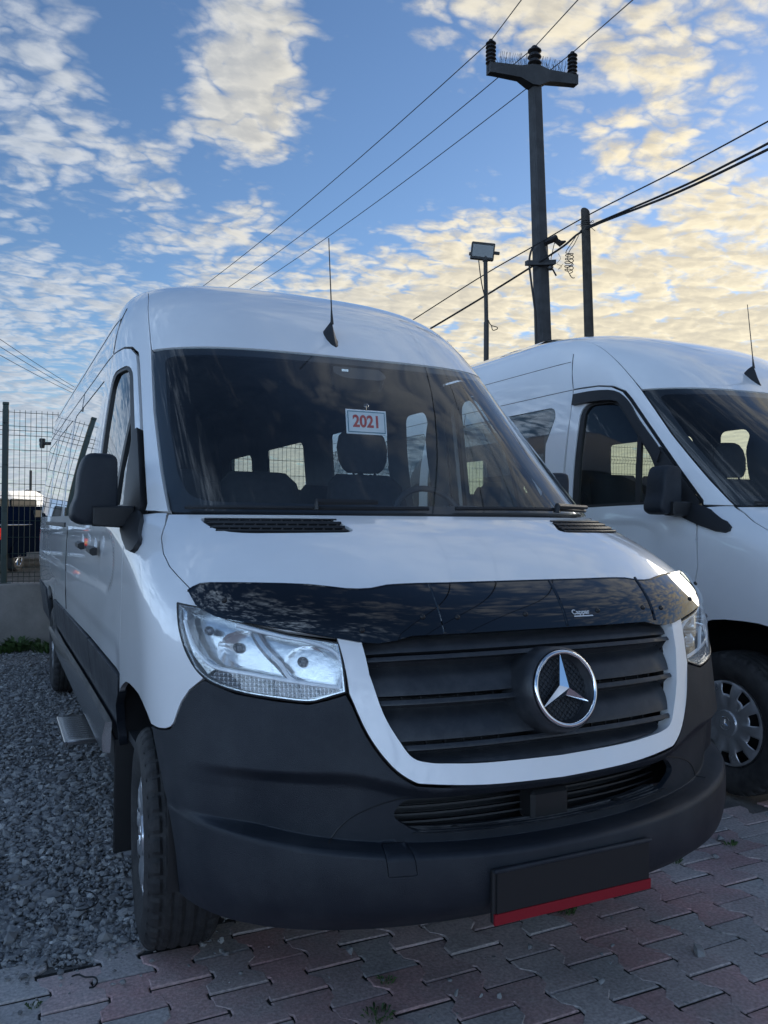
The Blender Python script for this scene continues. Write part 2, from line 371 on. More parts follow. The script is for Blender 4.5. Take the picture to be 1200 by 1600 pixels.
def inside(pts, poly):
    x, y = pts[:, 0], pts[:, 1]; c = np.zeros(len(pts), bool); a = np.asarray(poly); b = np.roll(a, -1, 0)
    for (x1, y1), (x2, y2) in zip(a, b):
        if y1 == y2: continue
        m = ((y1 > y) != (y2 > y)) & (x < (x2 - x1) * (y - y1) / (y2 - y1) + x1); c ^= m
    return c
US = 1.25      # metres per unit of u, roughly
def panel(name, poly, m, parent, holes=(), step=(.07, .04), gap=.0022, depth=.018, S=None, bstep=.035, off=0.0, hgap=None, back=False, creases=()):
    """a sheet-metal, plastic or glass panel cut out of the body surface: outline and holes in (u, v), edges turned inwards"""
    S = S or F
    if off: S = shifted(S, off)
    sc = np.array([US, 1.0])
    loops = [inset(dens([np.array(p[:2]) * sc for p in poly], bstep), gap)]
    for h in holes: loops.append(inset(dens([np.array(p[:2]) * sc for p in h], bstep), -(gap if hgap is None else hgap)))
    allb = np.concatenate(loops); lo = loops[0].min(0); hi = loops[0].max(0)
    gx = np.arange(lo[0] + step[0] * .5, hi[0], step[0]); gy = np.arange(lo[1] + step[1] * .5, hi[1], step[1])
    g = np.array([(x, y) for x in gx for y in gy]) if len(gx) and len(gy) else np.zeros((0, 2))
    if len(g):
        k = inside(g, loops[0])
        for h in loops[1:]: k &= ~inside(g, h)
        g = g[k]
    if len(g):
        md = np.full(len(g), 9.0)
        for i in range(0, len(allb), 200): md = np.minimum(md, np.abs((g[:, None] - allb[None, i:i + 200]) / (step[0] / step[1] * .6, 1) if step[0] > step[1] * 1.5 else g[:, None] - allb[None, i:i + 200]).max(2).min(1))
        g = g[md > min(step) * .42]
    cr = []
    for c_ in creases:
        q = np.array([(a * US, b) for a, b in c_]); k = inside(q, inset(loops[0], .006))
        for h in loops[1:]: k &= ~inside(q, inset(h, -.006))
        cr.append((q, k))
        if len(g):
            md = np.full(len(g), 9.0)
            for i in range(0, len(q), 200): md = np.minimum(md, (np.abs(g[:, None] - q[None, i:i + 200]) / (1.6, 1)).max(2).min(1))
            g = g[md > min(step) * .5]
    pts = np.concatenate([allb, g]) if len(g) else allb; edges = []; b = 0; rng = []
    for l in loops:
        n = len(l); edges += [(b + i, b + (i + 1) % n) for i in range(n)]; rng.append((b, n)); b += n
    n0 = len(pts)
    for q, k in cr:
        idx = np.full(len(q), -1); idx[k] = n0 + np.arange(k.sum()); n0 += int(k.sum()); pts = np.concatenate([pts, q[k]])
        edges += [(int(idx[i]), int(idx[i + 1])) for i in range(len(q) - 1) if k[i] and k[i + 1]]
    vo, eo, fo, ov, oe, of = delaunay_2d_cdt([Vector(p) for p in pts], edges, [], 0, 1e-7)
    V2 = np.array([tuple(p) for p in vo]); tri = np.array([f for f in fo if len(f) == 3])
    cen = V2[tri].mean(1); k = inside(cen, loops[0])
    for h in loops[1:]: k &= ~inside(cen, h)
    tri = tri[k]
    new = {}
    for i, src in enumerate(ov):
        for s_ in src: new[s_] = i
    u = V2[:, 0] / US; v = V2[:, 1]; p3 = S(u, v); nr = fnormal(S, u, v)
    # orient triangles like the normal
    fn = np.cross(p3[tri[:, 1]] - p3[tri[:, 0]], p3[tri[:, 2]] - p3[tri[:, 0]]); flip = (fn * nr[tri[:, 0]]).sum(1) < 0
    tri[flip] = tri[flip][:, ::-1]
    verts = [tuple(p) for p in p3]; faces = [tuple(int(i) for i in t) for t in tri]; ln = [tuple(nr[i]) for t in faces for i in t]
    if depth > 0:
        for (b0, n), loop in zip(rng, loops):
            ids = [new[b0 + i] for i in range(n)]; s0 = len(verts)
            verts += [tuple(p3[i]) for i in ids] + [tuple(p3[i] - nr[i] * depth) for i in ids]
            for i in range(n):
                j = (i + 1) % n; q = (s0 + i, s0 + j, s0 + n + j, s0 + n + i)
                if area2(loop) > 0: q = q[::-1]
                if loop is not loops[0]: q = q[::-1]
                faces.append(q); ln += [(0, 0, 0)] * 4
    if back:
        s0 = len(verts); verts += [tuple(p3[i] - nr[i] * depth) for i in range(len(p3))]
        for t in tri: faces.append((s0 + int(t[2]), s0 + int(t[1]), s0 + int(t[0]))); ln += [tuple(-nr[i]) for i in t[::-1]]
    me = bpy.data.meshes.new(name); me.from_pydata(verts, [], faces); me.update()
    me.polygons.foreach_set('use_smooth', [True] * len(faces)); me.normals_split_custom_set(ln); me.materials.append(m)
    return link(bpy.data.objects.new(name, me), parent)
def mir(poly): return [(-p[0], p[1]) for p in poly][::-1]
def sym(half): return [(-a, b) for a, b in half] + [(a, b) for a, b in half[::-1]]      # half given with positive u, outer to centre order kept
def on_surf(u, v, off=0.0):
    p = F(u, v); n = fnormal(F, np.float64(u), np.float64(v)); return Vector(p + n * off), Vector(n)
def surf_tube(mb, path, r, off, n=6, S=None):
    mb.tube([on_surf(u, v, off)[0] for u, v in path], r, n)
def smooth_path(pts, k=6):
    """Catmull-Rom through points of any dimension"""
    P_ = [np.array(p, float) for p in pts]; P_ = [2 * P_[0] - P_[1]] + P_ + [2 * P_[-1] - P_[-2]]; out = []
    for i in range(1, len(P_) - 2):
        a, b, c, d = P_[i - 1:i + 3]
        for j in range(k):
            t = j / k; out.append(.5 * ((2 * b) + (-a + c) * t + (2 * a - 5 * b + 4 * c - d) * t * t + (-a + 3 * b - 3 * c + d) * t ** 3))
    out.append(P_[-2]); return [tuple(float(x) for x in p) for p in out]

# ------------------------------------------------------------------ the van
LAMP = [(-.648, .909), (-.674, .81), (-.671, .741), (-.636, .684), (-.566, .654), (-.486, .639), (-.431, .632), (-.399, .643), (-.369, .656), (-.365, .788), (-.441, .814), (-.524, .856), (-.589, .898)]
SURR_O = [(.367, .800), (.365, .652), (.342, .55), (.311, .471), (.28, .43), (.253, .419), (.15, .404), (0, .397)]
SURR_I = [(.328, .802), (.326, .70), (.311, .60), (.29, .53), (.272, .488), (.245, .474), (.215, .469), (.148, .462), (0, .457)]
DOOR = [(1.205, .845), (1.15, 1.10), (1.165, 1.30), (1.215, 1.43), (1.385, 1.60), (1.46, 1.677), (1.594, 1.816), (1.80, 2.03), (1.86, 2.085), (1.947, 2.125), (2.05, 2.143), (2.265, 2.15), (2.265, 1.5), (2.255, .84)]
DOORWIN = fillet([(1.35, 1.425, .03), (2.17, 1.405, .05), (2.17, 2.045, .10), (1.86, 2.045, .10), (1.52, 1.68, .05)], .05)
SURR_O = SURR_O[:1] + smooth_path(SURR_O[1:], 4) if True else SURR_O
SURR_I = SURR_I[:1] + smooth_path(SURR_I[1:], 4)
_lt = smooth_path(LAMP[0:8], 4); LAMP_S = _lt + LAMP[8:10] + smooth_path(LAMP[10:] , 3)
def arch(yc, n=14, zb=.36, w=.43, h=.50, e=2.7):
    """wheel-arch opening in side view, rear foot to front foot"""
    out = []
    for i in range(n + 1):
        t = math.pi * i / n; c, s_ = math.cos(t), math.sin(t); r = (abs(c) ** e + abs(s_) ** e) ** (-1 / e)
        out.append((yc + w * r * c, zb + h * r * s_))
    return out

def lip_edge(x): return .55 + .055 * (np.abs(x) / .9) ** 2
def lip_top(x):
    q = np.clip((np.abs(x) - .35) / .27, 0, 1); return .705 + .055 * q * q * (3 - 2 * q)
def front_line(fz, dz, x1=.955, n=150):
    """a line across the bumper at height fz(x) + dz, as (u, v)"""
    uu = np.linspace(-.86, .86, n); vv = np.full(n, .25)
    zv = F(np.zeros(300), np.linspace(0, .6, 300))[:, 2]
    for _ in range(4): vv = np.interp(fz(F(uu, vv)[:, 0]) + dz, zv, np.linspace(0, .6, 300))
    return [(float(a), float(b)) for a, b in zip(uu, vv)]
def bumper_disp(u, v, p):
    x = np.abs(p[..., 0]); z = p[..., 2]
    ss = lambda a, b, t: (lambda q: q * q * (3 - 2 * q))(np.clip((t - a) / (b - a), 0, 1))
    zt = lip_top(x); zb = lip_edge(x)
    side = 1 - ss(.80, .945, x + .35 * np.maximum(z - zt + .06, 0))
    t = np.clip((zt - z) / (zt - zb), 0, 1); fall = np.minimum(ss(0, .22, t) * .45 + .55 * t, 1)
    rec = fall * ss(zb, zb + .016, z) * side
    lip = ss(zb + .004, zb - .012, z) * ss(.36, .44, z) * .014 * (1 - .8 * ss(.5, .85, x))
    mid = ss(.62, .40, x) * ss(zb, zb + .016, z) * (z < zt) * ss(0, .3, t)
    return -.066 * rec - .010 * mid + lip

def side_disp(u, v, p):
    ss = lambda a, b, t: (lambda q: q * q * (3 - 2 * q))(np.clip((t - a) / (b - a), 0, 1))
    y, z = p[..., 1], p[..., 2]; zc = 1.215 - .012 * (y - 1.5); dy = np.maximum(1.62 - y, 0) * .55; d = np.hypot(dy, z - zc) - .105
    sw = ss(.022, -.022, d) * ss(7.0, 6.4, y)
    low = ss(.98, .90, z) * ss(1.15, 1.35, y)
    return -.010 * sw - .006 * low
def make_wheel(parent, c, out, name='wheel'):
    """tyre with blocky tread, steel rim and silver wheel cover; out = -1 or +1 side the cover faces"""
    R, Wd = .346, .235; w = empty_child(name, parent, c)
    prof = [(-.080, .205), (-.105, .235), (-.1175, .275), (-.112, .310), (-.100, .331), (-.085, .341), (-.060, .345), (-.035, .346), (0, .346), (.035, .346), (.060, .345), (.085, .341), (.100, .331), (.112, .310), (.1175, .275), (.105, .235), (.080, .205)]
    pp = smooth_path(prof, 3); na = 216; rings = []
    for k in range(na):
        t = 2 * math.pi * k / na; ring = []
        for (x, r) in pp:
            if r > .322:
                g = 0.0; ax = abs(x)
                if .030 < ax < .038 or .064 < ax < .070 or ax < .004: g = .007
                blk = (k + (3 if ax < .05 else 0)) % 6
                if ax > .066 and blk < 2: g = .007
                if .038 <= ax <= .066 and (k + int(ax * 100)) % 6 == 0: g = .005
                r -= g
            elif .262 < r < .268: r += .0015
            ring.append((x, r * math.cos(t), r * math.sin(t)))
        rings.append(ring)
    mb = MB(); n = len(pp); mb.v = [p for r in rings for p in r]
    for k in range(na):
        for i in range(n - 1): mb.f.append((k * n + i, k * n + i + 1, ((k + 1) % na) * n + i + 1, ((k + 1) % na) * n + i))
    mb.build('tyre', M['rubber'], w, angle=28)
    rb = MB(); o = out
    rb.lathe([(.208, -.085 * o), (.19, -.07 * o), (.18, 0), (.15, .02 * o), (.05, .035 * o), (.0, .035 * o)][::1], (0, 0, 0), (1, 0, 0), 40)
    rb.lathe([(.208, .088 * o), (.196, .094 * o), (.188, .07 * o), (.175, .0 * o)], (0, 0, 0), (1, 0, 0), 40); rb.build('rim', M['steel'], w)
    # wheel cover: dished disc with ten windows
    cb = MB(); nr_ = [.0, .03, .058, .062, .085, .105, .125, .142, .160, .178, .192, .201, .205]; hh = [.104, .104, .103, .094, .097, .101, .103, .103, .101, .097, .094, .090, .080]; na = 120
    for i, (r, h) in enumerate(zip(nr_, hh)):
        for k in range(na):
            t = 2 * math.pi * (k + .5) / na; ph = (k % 12 + .5) / 12
            hb = h
            if .085 < r < .15: hb = h - .010 * max(0, math.sin(math.pi * min(1, max(0, (ph - .12) / .76)))) * (1 if r > .1 else .5)
            cb.v.append((o * hb, r * math.cos(t), r * math.sin(t)))
    for i in range(len(nr_) - 1):
        for k in range(na):
            ph = k % 12
            if nr_[i] >= .138 and nr_[i + 1] <= .194 and 3 <= ph <= 8: continue
            a, b_ = i * na + k, i * na + (k + 1) % na; c_, d_ = (i + 1) * na + (k + 1) % na, (i + 1) * na + k
            cb.f.append((a, b_, c_, d_) if o > 0 else (d_, c_, b_, a))
    cv = cb.build('wheel_cover', M['hub'], w, angle=40)
    sm = cv.modifiers.new('thickness', 'SOLIDIFY'); sm.thickness = .004; sm.offset = -1
    # small star on the cap
    sb = MB(); star(sb, Vector((o * .106, 0, 0)), Vector((0, 1, 0)), Vector((0, 0, 1)), Vector((o, 0, 0)), .030, .006); torus(sb, Vector((o * .106, 0, 0)), Vector((0, 1, 0)), Vector((0, 0, 1)), .032, .0025, 24)
    sb.build('cap_emblem', M['chrome'], cv, angle=20)
    return w
def empty_child(name, parent, loc):
    o = bpy.data.objects.new(name, None); o.empty_display_size = .1; link(o, parent); o.location = loc; return o
def star(mb, c, ax, az, n, R, h):
    tips = []; notch = []
    for k in range(3):
        t = math.radians(90 + 120 * k); tips.append(c + (ax * math.cos(t) + az * math.sin(t)) * R + n * (h * .15))
        t = math.radians(150 + 120 * k); notch.append(c + (ax * math.cos(t) + az * math.sin(t)) * R * .19 + n * (h * .15))
    top = c + n * h; V = [top] + tips + notch; V += [p - n * h * .3 for p in tips + notch]
    fs = []
    for k in range(3):
        fs += [(0, 1 + k, 4 + k), (0, 4 + (k - 1) % 3, 1 + k), (1 + k, 7 + k, 10 + k, 4 + k), (4 + (k - 1) % 3, 10 + (k - 1) % 3, 7 + k, 1 + k)]
    mb.add(V, fs)
def torus(mb, c, ax, az, R, r, n=48, m=10, flat=1.0):
    nn = ax.cross(az); b = len(mb.v)
    for k in range(n):
        t = 2 * math.pi * k / n; d = ax * math.cos(t) + az * math.sin(t)
        for j in range(m):
            a = 2 * math.pi * j / m; mb.v.append(tuple(c + d * (R + r * math.cos(a)) + nn * (r * flat * math.sin(a))))
    for k in range(n):
        for j in range(m): mb.f.append((b + k * m + j, b + ((k + 1) % n) * m + j, b + ((k + 1) % n) * m + (j + 1) % m, b + k * m + (j + 1) % m))

def text_mesh(name, body, size, m, parent, loc, ax, az, depth=.0006, bold=0.0, sx=1.0):
    cu = bpy.data.curves.new(name, 'FONT'); cu.body = body; cu.size = size; cu.align_x = 'CENTER'; cu.align_y = 'CENTER'; cu.extrude = depth; cu.offset = bold
    tmp = bpy.data.objects.new(name, cu); COL.objects.link(tmp); dg = bpy.context.evaluated_depsgraph_get(); dg.update()
    me = bpy.data.meshes.new_from_object(tmp.evaluated_get(dg)); COL.objects.unlink(tmp); bpy.data.objects.remove(tmp)
    ax = Vector(ax).normalized(); az = Vector(az).normalized(); nn = ax.cross(az); loc = Vector(loc)
    for v in me.vertices: v.co = loc + ax * v.co.x * sx + az * v.co.y + nn * v.co.z
    me.materials.clear(); me.materials.append(m); return link(bpy.data.objects.new(name, me), parent)

def build_van():
    van = empty('white_van')
    # ---- bonnet with two vent openings
    half = [(.545, 1.418), (.567, 1.33), (.60, 1.227), (.622, 1.129), (.624, 1.065), (.613, 1.023), (.596, .975), (.592, .903), (.524, .862), (.441, .822), (.365, .802), (.316, .808), (.15, .812)]
    vent = fillet([(.492, 1.404, .05), (.470, 1.268, .09), (.238, 1.282, .03), (.266, 1.404, .06)], .04)
    hood_poly = [(0, 1.418)] + [(-a, b) for a, b in half] + [(0, .812)] + [(a, b) for a, b in half[::-1]]
    hood = panel('bonnet', hood_poly, M['paint'], van, holes=[vent, mir(vent)], step=(.05, .035))
    for s_ in (1, -1):
        vp = vent if s_ > 0 else mir(vent); g = panel('bonnet_vent', vp, M['black'], van, step=(.05, .03), depth=.012, off=-.006, gap=.003)
        lb = MB()
        for row, (va, vb) in enumerate(((1.378, 1.386), (1.345, 1.354), (1.312, 1.327))):
            for k in range(12):
                uu = s_ * (.264 + .0172 * k + (0 if row == 0 else -.004 * row)); pa, n_ = on_surf(uu, va, -.002); pb, _ = on_surf(uu + s_ * .006, va - .022, .0)
                lb.tube([pa, pb], .0035, 5)
            surf_tube(lb, [(s_ * t, va) for t in np.linspace(.256, .478, 12)], .0045, .0, 6)
            surf_tube(lb, [(s_ * t, va - .024) for t in np.linspace(.252, .472, 12)], .0045, .0, 6)
        lb.build('vent_louvre', M['black'], g)
    # ---- wings
    wing = [(-.596, .975), (-.613, 1.023), (-.624, 1.065), (-.622, 1.129), (-.60, 1.227), (-.567, 1.33), (-.545, 1.430), (-.572, 1.432)]
    wing += yz([tuple(q) for q in dens([(1.2027, 1.398), (1.165, 1.30), (1.15, 1.10), (1.205, .845), (1.2051, .8449)], .016) if True][:36] + [(1.2051, .8449), (1.251, .775), (1.20, .80), (1.133, .824), (1.06, .845), (.985, .855), (.877, .859), (.79, .858), (.718, .848), (.66, .83)])
    wing += [(-.887, .51), (-.83, .512), (-.79, .519), (-.765, .528), (-.747, .543), (-.711, .606), (-.68, .645), (-.643, .676)] + LAMP[3:0:-1] + [(-.648, .909), (-.592, .900)]
    for s_ in (-1, 1):
        panel('front_wing', wing if s_ < 0 else mir(wing), M['paint'], van, step=(.05, .035))
    # ---- bumper
    bh = [(a + .001, b - .004) for a, b in SURR_O[::-1]][1:-2] + [(.369, .650), (.399, .637), (.431, .626), (.486, .633), (.566, .648), (.636, .678), (.643, .674), (.68, .643), (.711, .604), (.747, .541), (.765, .526), (.79, .517), (.83, .510), (.884, .507),
          (.874, .43), (.862, .336), (.845, .273), (.838, .167), (.85, .03)]
    bp = [(0, .393)] + [(-a, b) for a, b in bh] + [(-.5, .02), (0, .02), (.5, .02)] + [(a, b) for a, b in bh[::-1]]
    SB = shifted(F, bumper_disp)
    low = fillet([(-.318, .345), (-.275, .300), (0, .290), (.275, .300), (.318, .345), (.292, .386), (0, .378), (-.292, .386)], .02)
    tow = fillet([(-.343, .277), (-.298, .277), (-.296, .214), (-.342, .214)], .004)
    bumper = panel('bumper', bp, M['clad'], van, holes=[low, tow], step=(.024, .009), S=SB, bstep=.014, hgap=.0006, creases=[front_line(lip_edge, d) for d in (-.013, -.004, .003, .008, .0135, .018)] + [front_line(lip_top, d) for d in (0, -.012)])
    panel('tow_eye_cover', tow, M['clad'], bumper, S=SB, step=(.03, .02), gap=.0008, bstep=.01)
    panel('intake_back', [(-.34, .27), (.34, .27), (.34, .40), (-.34, .40)], M['black'], bumper, off=-.20, depth=0)
    for v_ in (.318, .338, .358):
        panel('intake_slat', [(-.325, v_), (.325, v_), (.325, v_ + .005), (-.325, v_ + .005)], M['black'], bumper, off=-.135, depth=.04, gap=0)
    MB().box(on_surf(.0, .335, -.115)[0], (.125, .07, .085), bev=.010).build('radar_cover', M['black'], bumper)
    # dusty ribbed ledge between the lip and the intake
    us = np.linspace(-.285, .285, 40); lb = MB(); prof_ = [(.289, -.050), (.289, -.066), (.293, -.070), (.293, -.082), (.297, -.086), (.297, -.098), (.301, -.102), (.301, -.135)]
    rows_ = [[on_surf(t, v_ + .012 * (t / .285) ** 2, o_)[0] for t in us] for v_, o_ in prof_]
    lb.v = [tuple(p) for r in rows_ for p in r]; nu = len(us); lb.f = [(k * nu + i, k * nu + i + 1, (k + 1) * nu + i + 1, (k + 1) * nu + i) for k in range(len(rows_) - 1) for i in range(nu - 1)]
    lb.build('bumper_step', M['dusty'], bumper, angle=30)
    for t in (-.20, .16): MB().lathe([(0, .004), (.012, .004), (.014, .0), (.018, -.002)], on_surf(t, .2985, -.088)[0], (0, -.2, 1), 14).build('step_plug', M['black'], bumper)
    # joint of the centre section
    for s_ in (-1, 1):
        jb = MB(); jb.tube([Vector(SB(np.float64(s_ * a), np.float64(b))) for a, b in smooth_path([(.435, .283), (.415, .315), (.385, .348), (.345, .372), (.31, .385), (.285, .392)], 5)], .0022, 5); jb.build('bumper_joint', M['black'], bumper)
    # ---- grille surround, bands, fins
    so = [(-a, b) for a, b in SURR_O] + [(a, b) for a, b in SURR_O[-2::-1]]; si = [(a, b) for a, b in SURR_I] + [(-a, b) for a, b in SURR_I[-2::-1]]
    panel('grille_surround', so + si, M['paint'], van, step=(.02, .015), depth=.045, bstep=.02, off=.004)
    gr = empty_child('grille', van, (0, 0, 0))
    panel('grille_back', si, M['black'], gr, off=-.085, depth=0, step=(.08, .05))
    uin = lambda v: float(np.interp(v, [q[1] for q in SURR_I[::-1]], [q[0] for q in SURR_I[::-1]]))
    def band(name, v0, v1, d0, d1, bulge, dep, notch=0.0):
        n = 7; L_ = [(-uin(v0 + (v1 - v0) * i / n) + .002, v0 + (v1 - v0) * i / n) for i in range(n + 1)]
        bot = [(t, v0 + notch * max(0, min(1, (abs(t) - .2) / .06))) for t in np.linspace(-uin(v0) + .002, uin(v0) - .002, 80)]
        poly = [(a, max(b, v0)) for a, b in bot] + [(-a, b) for a, b in L_[1:]] + L_[::-1][:-1]
        def D(u, v, p):
            t = np.clip((v - v0) / (v1 - v0), 0, 1); return d0 + (d1 - d0) * t + bulge * np.sin(math.pi * np.clip(t, 0, 1)) - .012 * np.clip((np.abs(u) - .27) / .05, 0, 1)
        return panel(name, poly, M['grille'], gr, S=shifted(F, D), step=(.02, .010), gap=0, depth=dep, bstep=.01)
    for v0, v1 in ((.757, .822), (.642, .727), (.527, .612), (.455, .497)): band('grille_bar', v0, v1, -.010, -.050, .008, .05, 0)
    for v0 in (.738, .622, .508): band('grille_fin', v0 - .004, v0 + .009, .000, -.006, .002, .05)
    rb = MB()
    for k in range(-9, 10):
        if abs(k) < 3: continue
        for va, vb in ((.727, .760), (.611, .645), (.497, .53)):
            if abs(k) * .034 > uin(va) - .01: continue
            rb.tube([on_surf(k * .034, va, -.05)[0], on_surf(k * .034, vb, -.05)[0]], .004, 5)
    tag(rb.build('grille_rib', M['black'], gr), kind='stuff')
    # ---- star emblem on its round plinth
    pc, pn = on_surf(0.0, .628, .052); pn.x = 0; pn.normalize(); ax = Vector((1, 0, 0)); az = ax.cross(-pn) if ax.cross(-pn).z > 0 else -ax.cross(-pn); nn = pn
    em = empty_child('star_emblem', van, (0, 0, 0))
    MB().lathe([(.0, -.018), (.084, -.018), (.093, -.006), (.098, .004), (.105, .008), (.112, .000), (.117, -.03), (.126, -.11)], pc, nn, 56).build('emblem_plinth', M['grille'], em)
    tb = MB(); c0 = pc + nn * .012
    torus(tb, c0, ax, az, .0965, .0058, 64, 12, 1.0); tb.build('emblem_ring', M['chrome'], em, angle=60)
    sb = MB(); star(sb, pc + nn * .004, ax, az, nn, .0945, .022); sb.build('emblem_star', M['chrome'], em, angle=15)
    gb = MB()
    for k in range(-7, 8):
        h_ = math.sqrt(max(0, .083 ** 2 - (k * .0115) ** 2))
        if h_ < .02: continue
        for d_ in (1, -1):
            a = (ax * .7071 + az * .7071 * d_); b_ = (ax * -.7071 * d_ + az * .7071); gb.tube([pc + b_ * (k * .0115) - a * h_ - nn * .014, pc + b_ * (k * .0115) + a * h_ - nn * .014], .0014, 4)
    gb.build('emblem_mesh', M['grille'], em)
    # ---- headlamps
    for s_ in (-1, 1):
        f = (lambda q: q) if s_ < 0 else mir
        L_ = f(LAMP_S); g = (lambda a: a) if s_ < 0 else (lambda a: -a)
        hl = empty_child('headlamp', van, (0, 0, 0))
        panel('lamp_housing', L_, M['lampgrey'], hl, off=-.055, depth=0, gap=.004, step=(.03, .03))
        bz = MB(); pth = [(a, b) for a, b in L_]; surf_tube(bz, [tuple(p) for p in dens(pth, .02)] + [pth[0]], .0026, -.001, 6); bz.build('lamp_seal', M['black'], hl)
        sk = panel('lamp_wall', L_, M['lampgrey'], hl, holes=[[tuple(p) for p in inset(np.array(L_) * (US, 1), .006) / (US, 1)]], off=-.003, depth=.055, gap=.002, hgap=0)
        strip = f([(-.628, .688), (-.565, .658), (-.486, .643), (-.431, .637), (-.399, .648), (-.374, .660), (-.40, .672), (-.45, .683), (-.53, .700), (-.60, .714)])
        panel('indicator_lens', strip, M['turn'], hl, off=-.010, depth=.02, gap=.003, step=(.02, .012))
        outer = f([(-.645, .900), (-.668, .81), (-.666, .745), (-.632, .692), (-.606, .712), (-.637, .742), (-.652, .785), (-.648, .835), (-.632, .885)])
        panel('lamp_side_trim', outer, M['lampgrey'], hl, off=-.012, depth=.03, gap=.002, step=(.03, .02))
        tb = MB()
        for path in ([(-.650, .85), (-.654, .80), (-.648, .765), (-.628, .732), (-.600, .714), (-.53, .702), (-.45, .684), (-.378, .668)], [(-.378, .668), (-.368, .72), (-.375, .765), (-.41, .795), (-.46, .815), (-.525, .845)], [(-.45, .684), (-.462, .70), (-.472, .735), (-.482, .755)]):
            surf_tube(tb, [(g(a), b) for a, b in smooth_path(path, 6)], .0055, -.009, 6)
        tb.build('light_guide', M['lampwhite'], hl)
        for (cu_, cv_, R_) in ((-.545, .772, .056), (-.428, .735, .052)):
            c_, n_ = on_surf(g(cu_), cv_, -.034); axis = Vector((-.15 * -s_ * 0, -1, -.02)).normalized(); bw = MB()
            rings = []; a_ = axis.cross(Vector((0, 0, 1))).normalized(); b_ = axis.cross(a_)
            for i in range(9):
                r = R_ * (i + .35) / 8.35; ring = []
                for k in range(48):
                    t = 2 * math.pi * k / 48; fl = .0022 * (1 if (k // 2) % 2 else -1) * (i / 8); ring.append(c_ + (a_ * math.cos(t) * 1.12 + b_ * math.sin(t) * .86) * r + axis * (-.075 + .068 * (r / R_) ** 2 + fl))
                rings.append(ring)
            bw.loft(rings, False).build('reflector', M['chrome'], hl, angle=12)
            MB().lathe([(.0, .012), (.008, .011), (.0125, .006), (.014, 0), (.011, -.03), (.011, -.045)], c_ - axis * .02, axis, 20).build('bulb', M['bulb'], hl)
        if True:
            c_, n_ = on_surf(g(-.60), .825, -.03); MB().lathe([(.0, .010), (.009, .008), (.012, 0), (.012, -.02)], c_, Vector((0, -1, 0)), 16).build('bulb', M['bulb'], hl)
        dv = MB(); surf_tube(dv, [(g(a), b) for a, b in smooth_path([(-.462, .70), (-.478, .735), (-.492, .765), (-.50, .80), (-.50, .835)], 5)], .014, -.04, 8); dv.build('reflector_divider', M['lampgrey'], hl)
        panel('lamp_lens', L_, M['lens'], hl, depth=.004, gap=.003, step=(.03, .025))
    # ---- windscreen, border, cowl
    ws = fillet([(-.541, 2.500, .035), (-.549, 2.054, 0), (-.545, 1.649, 0), (-.540, 1.437, .02), (.540, 1.437, .02), (.545, 1.649, 0), (.549, 2.054, 0), (.541, 2.500, .035)], .03)
    hole = fillet([(-.507, 2.445, .05), (-.517, 2.054, 0), (-.512, 1.649, 0), (-.492, 1.500, .06), (-.2, 1.487, 0), (.2, 1.487, 0), (.492, 1.500, .06), (.512, 1.649, 0), (.517, 2.054, 0), (.507, 2.445, .05)], .04)
    wsc = panel('windscreen', ws, M['wind'], van, depth=.004, step=(.05, .05), gap=.002, off=-.002)
    panel('screen_border', ws, M['frit'], wsc, holes=[hole], depth=0, off=-.007, gap=.001, hgap=0)
    sens = fillet([(-.075, 2.43, .01), (-.085, 2.37, .02), (-.055, 2.335, .02), (.055, 2.335, .02), (.085, 2.37, .02), (.075, 2.43, .01)], .02)
    panel('sensor_cover', sens, M['frit'], wsc, depth=.06, off=-.010, gap=0)
    MB().box(on_surf(-.045, 2.395, -.0085)[0], (.03, .004, .012)).build('camera_window', M['lampgrey'], wsc)
    for (ua, ub, up_) in ((-.50, -.04, -.28), (.03, .43, .30)):
        wp = MB()
        surf_tube(wp, [(t, 1.452 + .006 * math.sin(6 * t)) for t in np.linspace(ua, ub, 30)], .0075, .012, 6)
        wp.tube([on_surf(up_, 1.44, .012)[0], on_surf(up_, 1.456, .03)[0], on_surf(up_ + .12, 1.458, .03)[0]], [.014, .012, .008], 6)
        wp.build('wiper', M['black'], van)
    # ---- roof cap over the cab, roof, sides
    cap_half = [(.541, 2.503), (.543, 2.60), (.545, 2.841), (.55, 3.05)]
    cap = [(0, 2.503)] + [(-a, b) for a, b in cap_half] + [(-.56, 3.20), (-.585, 3.40), (-.6, 3.55), (.6, 3.55), (.585, 3.40), (.56, 3.20)] + [(a, b) for a, b in cap_half[::-1]]
    panel('roof_cap', cap, M['paint'], van, step=(.06, .05), gap=.0012, depth=.012)
    ROOFV = 3.30
    yroof = lambda u, v: float(F(u, v)[1])
    # side: A pillar, above door, behind door to the rear end; doors and windows cut out
    top_pts = [(-.543, 2.60), (-.545, 2.841), (-.55, 3.05), (-.56, 3.20), (-.585, 3.40), (-.6, 3.55)]
    vz = lambda z: float(np.interp(z, _zg, _vg)); vt = 3.55
    ysr = float(F(-1.0, vt)[1])
    side = [(-.541, 1.440), (-.547, 1.649), (-.551, 2.054), (-.543, 2.503)] + top_pts + [(-1.0, vt), (-1 - (YR - ysr), vt)]
    rear = [(YR, z) for z in (2.5, 2.4, 2.2, 1.8, 1.41, 1.1, .80)]
    side += yz(rear) + yz([(6.0, .79)] + arch(5.325, 16, .345, .45, .50)[1:-1][::1] + [(4.86, .79)] if False else [(5.80, .79), (5.775, .70)] + [(a, b) for a, b in arch(5.325, 16, .345, .45, .50) if b > .70] + [(4.875, .70), (4.85, .79)])
